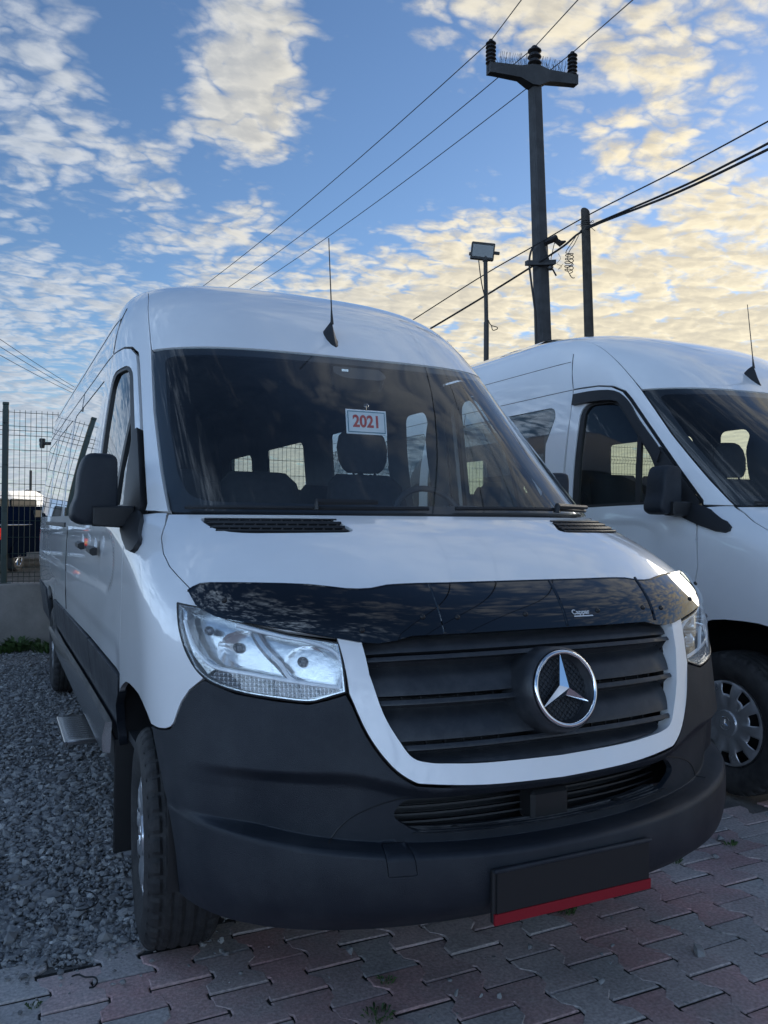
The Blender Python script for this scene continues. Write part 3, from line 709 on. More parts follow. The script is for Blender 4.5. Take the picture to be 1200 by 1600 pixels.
    side += yz([(3.0, .825), (2.262, .84), (2.272, 1.5), (2.272, 2.157), (2.05, 2.150), (1.94, 2.132), (1.85, 2.092), (1.79, 2.037), (1.584, 1.822), (1.45, 1.683), (1.375, 1.606), (1.205, 1.437), (1.195, 1.412)])
    wins = [fillet([(a, 1.40), (b, 1.40), (b, 2.06), (a, 2.06)], .07, 5) for a, b in ((2.42, 4.06), (4.20, 5.66), (5.80, 6.98))]
    wuv = [yz(w) for w in wins]; linw = [yz(fillet([(a, 1.43), (b, 1.43), (b, 2.03), (a, 2.03)], .07, 5)) for a, b in ((2.47, 2.74), (3.02, 4.01), (4.60, 5.61), (6.10, 6.93))]
    SD = shifted(F, side_disp)
    doorp = yz([p for p in dens(DOOR, .016)]); dwin = yz([p for p in DOORWIN])
    for s_ in (-1, 1):
        f = (lambda q: q) if s_ < 0 else mir
        sp = panel('side_panel', f(side), M['paint'], van, holes=[f(w) for w in wuv], step=(.10, .025), bstep=.04, S=SD)
        panel('side_lining', f(side), M['liner'], sp, holes=[f(w) for w in linw], step=(.25, .09), depth=0, off=-.04, hgap=0, bstep=.08)
        for w in wuv:
            wn_ = panel('side_window', f(w), M['wtint'], van, step=(.2, .10), depth=.004, off=-.003, gap=.004)
            ins = [tuple(q) for q in inset(np.array(f(w)) * (US, 1), .035) / (US, 1)]
            panel('window_seal', f(w), M['frit'], wn_, holes=[ins], step=(.2, .1), depth=.02, off=-.008, gap=.002, hgap=0)
        dr = panel('cab_door', f(doorp), M['paint'], van, holes=[f(dwin)], step=(.05, .02), gap=.003, S=SD)
        panel('door_lining', f(doorp), M['interior'], dr, holes=[f(dwin)], step=(.12, .08), depth=0, off=-.06, gap=.02, hgap=-.01)
        panel('door_window', f(dwin), M['wdoor'], dr, step=(.08, .06), depth=.004, off=-.014, gap=0)
        ins = [tuple(q) for q in inset(np.array(f(dwin)) * (US, 1), .024) / (US, 1)]
        panel('window_seal', f(dwin), M['black'], dr, holes=[ins], depth=.025, off=-.004, gap=.002, hgap=0, step=(.08, .05))
        bar = yz([(1.60, 1.44), (1.635, 1.44), (1.655, 1.79), (1.655, 1.84), (1.62, 1.80)]); bar = yz([(1.595, 1.43), (1.63, 1.43), (1.70, 1.86), (1.665, 1.82)])
        panel('window_divider', f(bar), M['black'], dr, depth=.02, off=-.006, gap=0)
        panel('pillar_trim', f([(-.505, 1.47), (-.60, 1.47), (-.625, 2.0), (-.635, 2.56), (-.50, 2.56), (-.522, 2.0)]), M['interior'], van, off=-.035, depth=0, step=(.05, .1))
        # mirror base sail and door handle
        sail = yz([(1.515, 1.73), (1.45, 1.665), (1.38, 1.595), (1.30, 1.515), (1.215, 1.428), (1.12, 1.375), (1.03, 1.33), (.995, 1.318), (.968, 1.300), (.968, 1.280), (.99, 1.272), (1.05, 1.278), (1.15, 1.305), (1.25, 1.337), (1.33, 1.375), (1.385, 1.43), (1.47, 1.58), (1.54, 1.72)])
        panel('mirror_base', f(sail), M['black'], dr, depth=.03, off=.016, gap=0, step=(.03, .03))
        hb = MB(); x0 = s_ * 1.0
        hb.loft([[(x0 + s_ * dx, y, z + dz_) for dx, dz_ in ((0, -.016), (.018, -.018), (.030, -.008), (.030, .008), (.018, .016), (0, .014))] for y, z in ((1.90, 1.245), (1.92, 1.246), (2.04, 1.250), (2.06, 1.25))])
        hb.build('door_handle', M['black'], dr)
        MB().lathe([(.0, -.004), (.030, -.003), (.036, .0015), (.038, .002), (.040, 0)], (x0 * .9995, 1.965, 1.262), (s_, 0, 0), 24).build('handle_cup', M['paint'], dr)
        # lower cladding
        def cl(name, pts, mat='clad', off=.006): return panel(name, f(yz(pts)), M[mat], van, off=off, depth=.03, step=(.12, .04), bstep=.06)
        cl('side_cladding', [(1.255, .768), (1.209, .838), (2.255, .833), (2.255, .57), (1.43, .54), (1.425, .62), (1.36, .71)])
        cl('side_cladding', [(2.262, .833), (3.75, .816), (3.75, .57), (2.262, .57)]); cl('side_cladding', [(3.757, .816), (4.84, .785), (4.86, .69), (4.868, .55), (3.757, .57)])
        cl('side_cladding', [(5.80, .785), (7.2, .785), (7.2, .50), (5.785, .50), (5.78, .69)])
        for yc_ in (1.0, 5.325):
            rb = MB(); A = arch(yc_, 18, .36, .46, .52)
            rb.loft([[(s_ * .952, y_, z_) for y_, z_ in A] + [(s_ * .952, y_, z_ + .03) for y_, z_ in A[::-1]], [(s_ * .60, y_, z_) for y_, z_ in A] + [(s_ * .60, y_, z_ + .03) for y_, z_ in A[::-1]]])
            lo_ = rb.build('wheel_arch_liner', M['black'], van); MB().prism([(y_, z_) for y_, z_ in A], 0, s_ * .585, s_ * .60).build('liner_wall', M['black'], lo_)
        # sill under the cladding
        MB().box((s_ * .90, 3.1, .47), (.12, 3.3, .16), bev=.02).build('sill', M['black'], van)
        # fuel of the sliding-door rail
        MB().box((s_ * .992, 4.75, 1.345), (.016, 2.0, .028), bev=.004).build('door_rail', M['black'], van)
        hb = MB(); hb.loft([[(x0 + s_ * dx, y, z + dz_) for dx, dz_ in ((0, -.016), (.018, -.018), (.030, -.008), (.030, .008), (.018, .016), (0, .014))] for y, z in ((2.44, 1.252), (2.46, 1.254), (2.58, 1.256), (2.60, 1.256))]); hb.build('door_handle', M['black'], van)
        MB().lathe([(.0, -.004), (.030, -.003), (.036, .0015), (.038, .002), (.040, 0)], (x0 * .9995, 2.525, 1.27), (s_, 0, 0), 24).build('handle_cup', M['paint'], van)
        # seam lines of the sliding door and a swage line: narrow dark channels let into the side
        sm_ = MB()
        for path in ([(3.58, .835), (3.58, 1.33)], [(3.58, 2.04), (3.58, 2.15)], [(2.275, 2.152), (4.5, 2.152), (6.9, 2.152)], [(2.27, 2.16), (2.33, 2.33), (2.36, 2.40)], [(2.35, 2.345), (4.5, 2.35), (6.95, 2.34)]):
            pts = yz([p for p in dens(path + path[::-1], .1)][:max(2, len(dens(path + path[::-1], .1)) // 2 + 1)])
            surf_tube(sm_, f(pts), .0028, .0, 5)
        sm_.build('seam', M['frit'], sp)
        # mirror
        HG = Vector((s_ * .955, 1.30, 1.385)); mm = empty_child('door_mirror', van, HG)
        outl = fillet([(1.010, 1.425, .010), (1.012, 1.612, .03), (1.12, 1.614, .06), (1.143, 1.55, .06), (1.150, 1.46, .03), (1.168, 1.42, .02), (1.168, 1.378, .025), (1.135, 1.360, .02), (1.03, 1.360, .02)], .02, 4)
        cx, cz = 1.085, 1.48; rings = []
        for yy, sc_ in ((1.146, .84), (1.150, .93), (1.160, .975), (1.18, .997), (1.22, 1.0), (1.265, .985), (1.272, .96), (1.266, .93)):
            rings.append([Vector((s_ * (cx - .012 + (a - cx) * sc_), yy + .10 + .08 * (1.085 - a), cz + (b - cz) * sc_)) - HG for a, b in outl])
        mb = MB().loft(rings); mb.build('mirror_housing', M['clad'], mm, angle=50)
        gl_ = MB().loft([[Vector((s_ * (cx - .012 + (a - cx) * .92), y_ + .10 + .08 * (1.085 - a), cz + (b - cz) * .92)) - HG for a, b in outl] for y_ in (1.270, 1.274)]); gl_.build('mirror_glass', M['chrome'], mm)
        am = MB(); rings = []
        for x_, za, zb, ya, yb in ((1.098, 1.362, 1.422, 1.137, 1.2), (1.095, 1.357, 1.427, 1.134, 1.21), (1.01, 1.352, 1.428, 1.136, 1.23), (.962, 1.350, 1.428, 1.15, 1.26), (.925, 1.345, 1.425, 1.20, 1.32)):
            rings.append([Vector(q) - HG for q in ((s_ * (x_ - .012), ya + .09, za + .006), (s_ * (x_ - .012), ya + .09, zb - .006), (s_ * (x_ - .012), ya + .09 + .006, zb), (s_ * (x_ - .012), yb + .09 - .01, zb), (s_ * (x_ - .012), yb + .09, zb - .01), (s_ * (x_ - .012), yb + .09, za + .01), (s_ * (x_ - .012), yb + .09 - .01, za), (s_ * (x_ - .012), ya + .09 + .008, za))])
        am.loft(rings).build('mirror_arm', M['black'], mm, angle=30)
        # mud flap
        MB().box((s_ * .87, 1.452, .35), (.22, .012, .42), bev=.004).build('mud_flap', M['black'], van)
    # roof behind the cap
    ysr2 = ysr; rf = [(-.6, 3.552)] + [(-1.0, 3.552), (-1 - (YR - ysr), 3.552)]
    vtop = VT - .004; ytop = float(F(1.0, vtop)[1])
    roof = [(-1 - (YR - ysr), 3.554), (-1.0, 3.554), (-.6, 3.554), (.6, 3.554), (1.0, 3.554), (1 + (YR - ysr), 3.554)]
    # the roof is built from the body cross-section directly
    zc_ = [(x, z) for x, z in [(WZ(z), z) for z in np.linspace(float(F(-1.0, 3.53)[2]), 2.6999, 26)]]
    prof = [(-float(x), float(z)) for x, z in zc_] + [(float(x), float(z)) for x, z in zc_[::-1]]
    y0 = 3.02; rr = MB(); rr.v = []; ysamp = [y0, 3.2, 3.5, 4, 4.8, 5.6, 6.4, 6.8, 7.0, 7.12, 7.2, YR]
    for y_ in ysamp:
        t = max(0, (y_ - (YR - .5)) / .5); rr.v += [(x * (1 - .05 * t ** 3), y_, z - .05 * t ** 3 - .0015) for x, z in prof]
    n_ = len(prof)
    for k in range(len(ysamp) - 1):
        for i in range(n_ - 1): rr.f.append((k * n_ + i, k * n_ + i + 1, (k + 1) * n_ + i + 1, (k + 1) * n_ + i))
    rr.f = [q[::-1] for q in rr.f]
    rr.build('roof', M['paint'], van, angle=60)
    fr = panel('roof_cap_rear', [(-.6, 3.56), (-1.0, 3.56), (-1.0, VT - .01), (1.0, VT - .01), (1.0, 3.56), (.6, 3.56)], M['paint'], van, step=(.06, .05), gap=0, depth=0)
    hl_ = MB(); hp = [(x * .95, z - .05) for x, z in prof]
    hl_.v = [(x, y_, z) for y_ in (3.3, 7.2) for x, z in hp]; hl_.f = [(i, i + 1, n_ + i + 1, n_ + i) for i in range(n_ - 1)]
    hl_.build('headliner', M['liner'], van, angle=60)
    panel('cab_headliner', [(-.52, 2.50), (.52, 2.50), (.54, 2.84), (.56, 3.2), (.60, 3.6), (-.60, 3.6), (-.56, 3.2), (-.54, 2.84)], M['liner'], van, off=-.05, depth=0, step=(.12, .1))
    # rear end
    zz = np.linspace(.55, 2.699, 40); cs = [(float(WZ(z)) * .95, float(z) - .05) for z in zz]; rp = [(-x, z) for x, z in cs] + [(x, z) for x, z in cs[::-1]]
    SR = lambda u, v: np.stack(np.broadcast_arrays(-np.asarray(u, float) * US, np.full(np.shape(u), YR), np.asarray(v, float)), -1)
    rwin = [fillet([(s_ * .08, 1.42), (s_ * .80, 1.42), (s_ * .76, 2.02), (s_ * .08, 2.02)], .06) for s_ in (-1, 1)]
    rear_ = panel('rear_doors', [(x / US, z) for x, z in rp], M['paint'], van, holes=[[(x / US, z) for x, z in w] for w in rwin], S=SR, step=(.2, .2), bstep=.08, depth=.03, back=True)
    for w in rwin: panel('rear_window', [(x / US, z) for x, z in w], M['frit'], rear_, S=SR, step=(.2, .2), depth=.004, gap=.003)
    MB().prism([(x * .995, z + .03) for x, z in rp if z > .7], 1, YR - .075, YR - .06).build('rear_lining', M['liner'], rear_)
    # ---- underbody, floor, bulkhead
    MB().box((0, 3.75, .50), (1.56, 6.6, .10), bev=.02).build('underbody', M['black'], van)
    MB().box((0, 4.2, .575), (1.86, 5.9, .03)).build('cabin_floor', M['interior'], van)
    MB().box((0, .62, .62), (1.16, .5, .5), bev=.05).build('engine_block', M['black'], van)
    MB().box((0, .86, 1.02), (1.6, .03, .62)).build('firewall', M['black'], van)
    # ---- dashboard and controls
    db = MB(); xs = np.linspace(-.86, .86, 25); rings = []
    for x in xs:
        hump = .05 * math.exp(-((x - .40) / .24) ** 2); k_ = .10 * (abs(x) / .86) ** 3
        rings.append([(x, .93 + k_ * 2.2, 1.02), (x, .90 + k_ * 2.2, 1.36), (x, 1.02 + k_ * 1.5, 1.395 + .4 * hump), (x, 1.22 + k_ * .6, 1.40 + hump), (x, 1.36, 1.375 + hump), (x, 1.43, 1.30 + hump), (x, 1.45, 1.18), (x, 1.38, .95)])
    db.loft(rings).build('dashboard', M['interior'], van, angle=50)
    sw = empty_child('steering_wheel', van, (0, 0, 0)); cc = Vector((.40, 1.54, 1.36)); a1 = Vector((1, 0, 0)); tilt = math.radians(38); a2 = Vector((0, -math.sin(tilt) * -1, math.cos(tilt))); tb = MB()
    a2 = Vector((0, .35, .94)).normalized(); torus(tb, cc, a1, a2, .185, .015, 40, 8); tb.build('wheel_rim', M['interior'], sw)
    hb = MB(); hb.lathe([(0, .03), (.05, .028), (.065, .0), (.05, -.04)], cc, a1.cross(a2), 20)
    for d in (-a1, a1, -a2): hb.tube([cc + d * .04, cc + d * .18], .014, 6)
    hb.build('wheel_spoke', M['interior'], sw)
    # ---- seats
    def seat(x, y, w=.46, head=True):
        sb = MB(); z0 = .565
        sb.box((x, y, z0 + .16), (w * .8, .40, .32), bev=.03); sb.box((x, y - .02, z0 + .40), (w, .50, .14), bev=.05); so_ = sb.build('seat', M['seat'], van)
        bk = MB(); rings = []
        for t, dy, ww in ((0, 0, .92), (.08, .02, 1.0), (.25, .05, 1.0), (.45, .10, .98), (.58, .14, .86), (.63, .155, .62)):
            hw = w / 2 * ww; yb = y + .20 + dy; zb_ = z0 + .42 + t; rings.append([(x - hw, yb, zb_), (x - hw * .7, yb - .05, zb_), (x + hw * .7, yb - .05, zb_), (x + hw, yb, zb_), (x + hw * .9, yb + .09, zb_ + .01), (x - hw * .9, yb + .09, zb_ + .01)])
        bk.loft(rings).build('backrest', M['seat'], so_, angle=60)
        if head:
            hb_ = MB(); rings = []
            for t, ww in ((.0, .62), (.02, .80), (.06, .94), (.13, 1.0), (.19, .90), (.225, .66), (.235, .4)):
                hw = .145 * ww; yb = y + .385 + t * .12; zb_ = z0 + .42 + .645 + t; d = .05 * (.6 + .4 * ww); rings.append([(x + hw * math.cos(a), yb + d * math.sin(a), zb_) for a in np.linspace(0, 2 * math.pi, 16, endpoint=False)])
            hb_.loft(rings); hb_.tube([(x - .06, y + .36, z0 + 1.03), (x - .06, y + .39, z0 + 1.10)], .007, 6); hb_.tube([(x + .06, y + .36, z0 + 1.03), (x + .06, y + .39, z0 + 1.10)], .007, 6)
            hb_.build('headrest', M['seat'], so_, angle=60)
    seat(.335, 1.76); seat(-.22, 1.80, .44, False); seat(-.64, 1.80, .40, False)
    for r_ in range(5):
        y_ = 3.05 + .82 * r_
        for x_ in (-.66, -.22, .62): seat(x_, y_, .42, False)
    # ---- wheels
    for y_ in (1.0, 5.325):
        for s_ in (-1, 1): make_wheel(van, (s_ * (.842 if y_ < 2 else .855), y_ + (.025 if y_ < 2 else 0), .346), s_)
    # ---- roof antenna
    an = empty_child('antenna', van, (0, 0, 0)); pa, na_ = on_surf(-.035, 2.665, .0)
    ab = MB(); d = (on_surf(-.035, 2.72)[0] - pa).normalized(); side_ = d.cross(na_)
    ab.loft([[pa + d * t + side_ * w_ * c - na_ * .004 + na_ * max(0, h_) * (1 - abs(c)) for c in (-1, -.5, 0, .5, 1)] + [pa + d * t - na_ * .006] for t, w_, h_ in ((-.085, .006, .004), (-.07, .02, .010), (-.03, .029, .028), (.02, .030, .055), (.05, .026, .060), (.066, .012, .03))]).build('antenna_base', M['black'], an, angle=50)
    r0 = pa + d * .03 + na_ * .052; rd = Vector((.0, .12, 1)).normalized(); MB().tube([r0, r0 + rd * .03, r0 + rd * .07, r0 + rd * .40], [.008, .006, .0032, .0022], 8).build('antenna_rod', M['black'], an)
    # ---- registration plate carrier with blank plate and red strip
    X0 = -.012; pl = MB().box((X0, -.012, .449), (.508, .016, .134), bev=.004).build('plate_carrier', M['black'], van)
    MB().box((X0, -.0225, .461), (.490, .005, .100)).build('plate', M['plate'], pl)
    MB().box((X0, -.0225, .396), (.504, .006, .027)).build('plate_strip', M['red'], pl)
    MB().box((X0, -.024, .515), (.508, .012, .010), bev=.003).build('plate_lip', M['clad'], pl)
    MB().box((X0, .05, .45), (.40, .10, .08)).build('plate_bracket', M['black'], pl)
    return van

# ribbed indicator lens
def ribbed(name):
    m, nt, b = new_mat(name); N = nt.nodes.new; L = nt.links.new
    b.inputs['Base Color'].default_value = (.34, .35, .37, 1); b.inputs['Roughness'].default_value = .12; b.inputs['Metallic'].default_value = .55; b.inputs['Coat Weight'].default_value = 1
    t = N('ShaderNodeTexCoord'); w = N('ShaderNodeTexWave'); w.inputs['Scale'].default_value = 34; w.bands_direction = 'X'; L(t.outputs['Object'], w.inputs[0])
    w2 = N('ShaderNodeTexWave'); w2.inputs['Scale'].default_value = 30; w2.bands_direction = 'Z'; L(t.outputs['Object'], w2.inputs[0])
    ad = N('ShaderNodeMath'); ad.operation = 'MULTIPLY'; L(w.outputs[1], ad.inputs[0]); L(w2.outputs[1], ad.inputs[1])
    bp = N('ShaderNodeBump'); bp.inputs['Strength'].default_value = .9; bp.inputs['Distance'].default_value = .01; L(ad.outputs[0], bp.inputs['Height']); L(bp.outputs[0], b.inputs['Normal'])
    return m
M['turn'] = ribbed('ribbed_indicator')

# ------------------------------------------------------------------ ground, paving, gravel
def rough_mat(name, cols, scale, rough=.9, bump=.5, bump_scale=40, bdist=.01, rnd=False):
    m, nt, b = new_mat(name); N = nt.nodes.new; L = nt.links.new; b.inputs['Roughness'].default_value = rough; b.inputs['Specular IOR Level'].default_value = .3
    t = N('ShaderNodeTexCoord'); n = N('ShaderNodeTexNoise'); n.inputs['Scale'].default_value = scale; n.inputs['Detail'].default_value = 8; n.inputs['Roughness'].default_value = .68
    gm = N('ShaderNodeNewGeometry'); L(gm.outputs['Position'], n.inputs['Vector'])
    r = N('ShaderNodeValToRGB'); r.color_ramp.elements[0].position = .3; r.color_ramp.elements[1].position = .7
    while len(r.color_ramp.elements) < len(cols): r.color_ramp.elements.new(.5)
    for i, e in enumerate(r.color_ramp.elements): e.position = .3 + .4 * i / max(1, len(cols) - 1); e.color = (*cols[i], 1)
    L(n.outputs[0], r.inputs[0]); L(r.outputs[0], b.inputs['Base Color'])
    n2 = N('ShaderNodeTexNoise'); n2.inputs['Scale'].default_value = bump_scale; n2.inputs['Detail'].default_value = 6; L(gm.outputs['Position'], n2.inputs['Vector'])
    bp = N('ShaderNodeBump'); bp.inputs['Strength'].default_value = bump; bp.inputs['Distance'].default_value = bdist; L(n2.outputs[0], bp.inputs['Height']); L(bp.outputs[0], b.inputs['Normal'])
    return m
M['dirt'] = rough_mat('dirt_ground', [(.045, .042, .037), (.085, .078, .068)], 2.5, .95, .8, 30, .03)
M['sand'] = rough_mat('joint_sand', [(.018, .017, .016), (.045, .042, .038)], 6, .95, .8, 120, .01)
M['concrete'] = rough_mat('concrete_wall', [(.14, .128, .118), (.22, .207, .19), (.28, .26, .24)], 2.2, .9, .6, 25, .01)
M['polec'] = rough_mat('pole_concrete', [(.045, .045, .047), (.085, .085, .087)], 3, .85, .3, 30, .01)
M['wood'] = rough_mat('pole_wood', [(.04, .034, .03), (.08, .07, .06)], 6, .9, .4, 40, .01)
def paver_mat(name):
    m, nt, b = new_mat(name); N = nt.nodes.new; L = nt.links.new; b.inputs['Roughness'].default_value = .88; b.inputs['Specular IOR Level'].default_value = .35
    oi = N('ShaderNodeObjectInfo'); r = N('ShaderNodeValToRGB'); el = r.color_ramp.elements
    cols = [(.0, (.47, .32, .31)), (.3, (.50, .30, .28)), (.5, (.41, .365, .35)), (.72, (.47, .42, .40)), (1, (.50, .35, .33))]
    while len(el) < len(cols): el.new(.5)
    for e, (p_, c_) in zip(el, cols): e.position = p_; e.color = (*c_, 1)
    L(oi.outputs['Random'], r.inputs[0])
    gm = N('ShaderNodeNewGeometry'); n = N('ShaderNodeTexNoise'); n.inputs['Scale'].default_value = 3.2; n.inputs['Detail'].default_value = 8; n.inputs['Roughness'].default_value = .7; L(gm.outputs['Position'], n.inputs['Vector'])
    mr = N('ShaderNodeMapRange'); L(n.outputs[0], mr.inputs[0]); mr.inputs[1].default_value = .42; mr.inputs[2].default_value = .68; mr.inputs[4].default_value = .65
    mx = N('ShaderNodeMix'); mx.data_type = 'RGBA'; L(mr.outputs[0], mx.inputs[0]); L(r.outputs[0], mx.inputs[6]); mx.inputs[7].default_value = (.34, .335, .315, 1)
    n3 = N('ShaderNodeTexNoise'); n3.inputs['Scale'].default_value = 90; n3.inputs['Detail'].default_value = 3; L(gm.outputs['Position'], n3.inputs['Vector'])
    m3 = N('ShaderNodeMapRange'); L(n3.outputs[0], m3.inputs[0]); m3.inputs[1].default_value = .3; m3.inputs[2].default_value = .7; m3.inputs[3].default_value = .75; m3.inputs[4].default_value = 1.25
    n4 = N('ShaderNodeTexNoise'); n4.inputs['Scale'].default_value = 1.1; n4.inputs['Detail'].default_value = 5; n4.inputs['Roughness'].default_value = .65; n4.inputs['Distortion'].default_value = .6; L(gm.outputs['Position'], n4.inputs['Vector'])
    m4 = N('ShaderNodeMapRange'); L(n4.outputs[0], m4.inputs[0]); m4.inputs[1].default_value = .36; m4.inputs[2].default_value = .62; m4.inputs[3].default_value = .78; m4.inputs[4].default_value = 1.2
    mm = N('ShaderNodeMath'); mm.operation = 'MULTIPLY'; L(m3.outputs[0], mm.inputs[0]); L(m4.outputs[0], mm.inputs[1])
    sc = N('ShaderNodeVectorMath'); sc.operation = 'SCALE'; L(mx.outputs[2], sc.inputs[0]); L(mm.outputs[0], sc.inputs['Scale']); L(sc.outputs[0], b.inputs['Base Color'])
    n2 = N('ShaderNodeTexNoise'); n2.inputs['Scale'].default_value = 130; n2.inputs['Detail'].default_value = 5; L(gm.outputs['Position'], n2.inputs['Vector'])
    bp = N('ShaderNodeBump'); bp.inputs['Strength'].default_value = .55; bp.inputs['Distance'].default_value = .004; L(n2.outputs[0], bp.inputs['Height']); L(bp.outputs[0], b.inputs['Normal'])
    return m
M['paver'] = paver_mat('paver_concrete')
def stone_mat(name):
    m, nt, b = new_mat(name); N = nt.nodes.new; L = nt.links.new; b.inputs['Roughness'].default_value = .85
    at = N('ShaderNodeAttribute'); at.attribute_name = 'tint'; r = N('ShaderNodeValToRGB'); el = r.color_ramp.elements
    cols = [(0, (.14, .142, .147)), (.45, (.26, .258, .255)), (.8, (.37, .365, .35)), (1, (.52, .51, .49))]
    while len(el) < len(cols): el.new(.5)
    for e, (p_, c_) in zip(el, cols): e.position = p_; e.color = (*c_, 1)
    L(at.outputs['Fac'], r.inputs[0]); L(r.outputs[0], b.inputs['Base Color']); return m
M['stone'] = stone_mat('crushed_stone')
def sheet(name, x0, x1, y0, y1, z, m):
    o = MB().add([(x0, y0, z), (x1, y0, z), (x1, y1, z), (x0, y1, z)], [(0, 1, 2, 3)]).build(name, m, flat=True); return tag(o, kind='structure')
sheet('ground', -400, 400, -300, 900, -.034, M['dirt'])

# pavement of interlocking bone-shaped pavers, straight ends across, zigzag flanks
PW, PL, PA, G = .150, .205, .018, .0055
def paver_outline(grow=0.0):
    hw = PW / 2 - G / 2 + grow; hl = PL / 2 - G / 2 + grow; q = PL * .25
    right = [(hw + PA, -hl), (hw + PA, -q * .62 - .018), (hw - PA, -q * .62 + .018), (hw - PA, q * .62 - .018), (hw + PA, q * .62 + .018), (hw + PA, hl)]
    return right + [(-x, y) for x, y in right[::-1]]
def paver_mesh(k):
    mb = MB(); o = paver_outline(-.0005); i_ = paver_outline(-.0048); rr = random.Random(k); z1 = .0
    jig = [(rr.uniform(-.0018, .0018), rr.uniform(-.0018, .0018)) for _ in o]
    o = [(a + c, b + d) for (a, b), (c, d) in zip(o, jig)]; i_ = [(a + c, b + d) for (a, b), (c, d) in zip(i_, jig)]
    n = len(o); V = [(x, y, -.03) for x, y in o] + [(x, y, z1 - .003) for x, y in o] + [(x, y, z1) for x, y in i_]
    mb.add(V, [(i, (i + 1) % n, n + (i + 1) % n, n + i) for i in range(n)] + [(n + i, n + (i + 1) % n, 2 * n + (i + 1) % n, 2 * n + i) for i in range(n)] + [tuple(range(2 * n, 3 * n))])
    return mb
paving = sheet('pavement', -9.0, 7.0, -8.0, .96, -.0050, M['sand'])
pv_mesh = []
for k in range(6):
    o = paver_mesh(k).build('paver', M['paver'], paving, angle=25); pv_mesh.append(o.data); bpy.data.objects.remove(o)
def cam_px(x, y, z=0.0):
    d = Vector((x, y, z)) - Vector(CAM_POS); zz_ = d.dot(_f)
    if zz_ < .1: return None
    return 600 + 1278.4 * d.dot(_r2) / zz_, 800 - 1278.4 * d.dot(_u2) / zz_, zz_
cells = []
for ix in range(-60, 48):
    for iy in range(-40, 8):
        x = ix * PW + .03; y = iy * PL + (PL / 2 if ix % 2 else 0) + .02
        edge = 1.17 + .04 * math.sin(x * 2.1) + (.10 if x > -.7 else -.0)
        if y + PL / 2 > edge: continue
        p = cam_px(x, y); vis = p is not None and -30 < p[0] < 1230 and p[1] < 1640
        cells.append((0 if vis else 1, (x + 1.39) ** 2 + (y + 1.74) ** 2, x, y))
cells.sort(); rest = MB()
for i, (vis, d, x, y) in enumerate(cells):
    k = (i * 7) % 6; z = random.gauss(0, .0012); tx, ty, tz = random.gauss(0, .004), random.gauss(0, .004), random.gauss(0, .006)
    if i < 300 and not vis:
        o = bpy.data.objects.new('paver', pv_mesh[k]); link(o, paving); o.location = (x, y, z); o.rotation_euler = (tx, ty, tz)
    elif d < 30:
        me = pv_mesh[k]; rest.add([(v.co.x + x, v.co.y + y, v.co.z + z) for v in me.vertices], [tuple(p.vertices) for p in me.polygons])
rest_o = rest.build('paver_field', M['paver'], paving, angle=25); tag(rest_o, kind='stuff')

# gravel: crushed stones as one mesh
def ico():
    t = (1 + 5 ** .5) / 2; v = np.array([(-1, t, 0), (1, t, 0), (-1, -t, 0), (1, -t, 0), (0, -1, t), (0, 1, t), (0, -1, -t), (0, 1, -t), (t, 0, -1), (t, 0, 1), (-t, 0, -1), (-t, 0, 1)], float)
    f = np.array([(0, 11, 5), (0, 5, 1), (0, 1, 7), (0, 7, 10), (0, 10, 11), (1, 5, 9), (5, 11, 4), (11, 10, 2), (10, 7, 6), (7, 1, 8), (3, 9, 4), (3, 4, 2), (3, 2, 6), (3, 6, 8), (3, 8, 9), (4, 9, 5), (2, 4, 11), (6, 2, 10), (8, 6, 7), (9, 8, 1)])
    return v / np.linalg.norm(v[0]), f
def stones(name, xy, size, parent=None, zbase=-.012):
    bv, bf = ico(); n = len(xy)
    V = bv[None] * (1 + RNG.normal(0, .26, (n, 12, 1)).clip(-.6, .6)); V = V * (size[:, None, None] * RNG.uniform(.45, 1.5, (n, 1, 3)))
    ang = RNG.uniform(0, 6.28, n); ax = RNG.normal(size=(n, 3)); ax /= np.linalg.norm(ax, axis=1, keepdims=True)
    c, s_ = np.cos(ang)[:, None, None], np.sin(ang)[:, None, None]; A = ax[:, None, :]
    V = V * c + np.cross(np.broadcast_to(A, V.shape), V) * s_ + A * (V * A).sum(2, keepdims=True) * (1 - c)
    V[..., 2] *= .65; V[..., 0] += xy[:, 0, None]; V[..., 1] += xy[:, 1, None]; V[..., 2] += zbase + size[:, None] * .35 + RNG.uniform(0, .012, (n, 1))
    me = bpy.data.meshes.new(name); Fa = (bf[None] + (np.arange(n) * 12)[:, None, None]).reshape(-1, 3)
    me.vertices.add(n * 12); me.vertices.foreach_set('co', V.reshape(-1)); me.loops.add(len(Fa) * 3); me.loops.foreach_set('vertex_index', Fa.reshape(-1))
    me.polygons.add(len(Fa)); me.polygons.foreach_set('loop_start', np.arange(len(Fa)) * 3); me.update(calc_edges=True)
    at = me.attributes.new('tint', 'FLOAT', 'POINT'); tv = np.clip(RNG.beta(2, 3, n) + (RNG.random(n) < .03) * .5, 0, 1); at.data.foreach_set('value', np.repeat(tv, 12).astype(np.float32))
    me.shade_flat(); me.materials.append(M['stone']); return link(bpy.data.objects.new(name, me), parent)
M['bed'] = rough_mat('gravel_dust', [(.10, .095, .09), (.19, .18, .168)], 9, .95, .8, 90, .01)
sheet('gravel_bed', -12, 7, .94, 7.9, -.0095, M['bed'])
def scatter(x0, x1, y0, y1, per): n = int((x1 - x0) * (y1 - y0) * per); return np.stack([RNG.uniform(x0, x1, n), RNG.uniform(y0, y1, n)], 1)
a = scatter(-2.1, -.55, .98, 3.2, 8500); b = scatter(-2.3, -.3, 3.2, 7.8, 2900); c = scatter(-6, -2.1, .9, 7.8, 420); d = scatter(-.3, 6, 1.5, 7.8, 160)
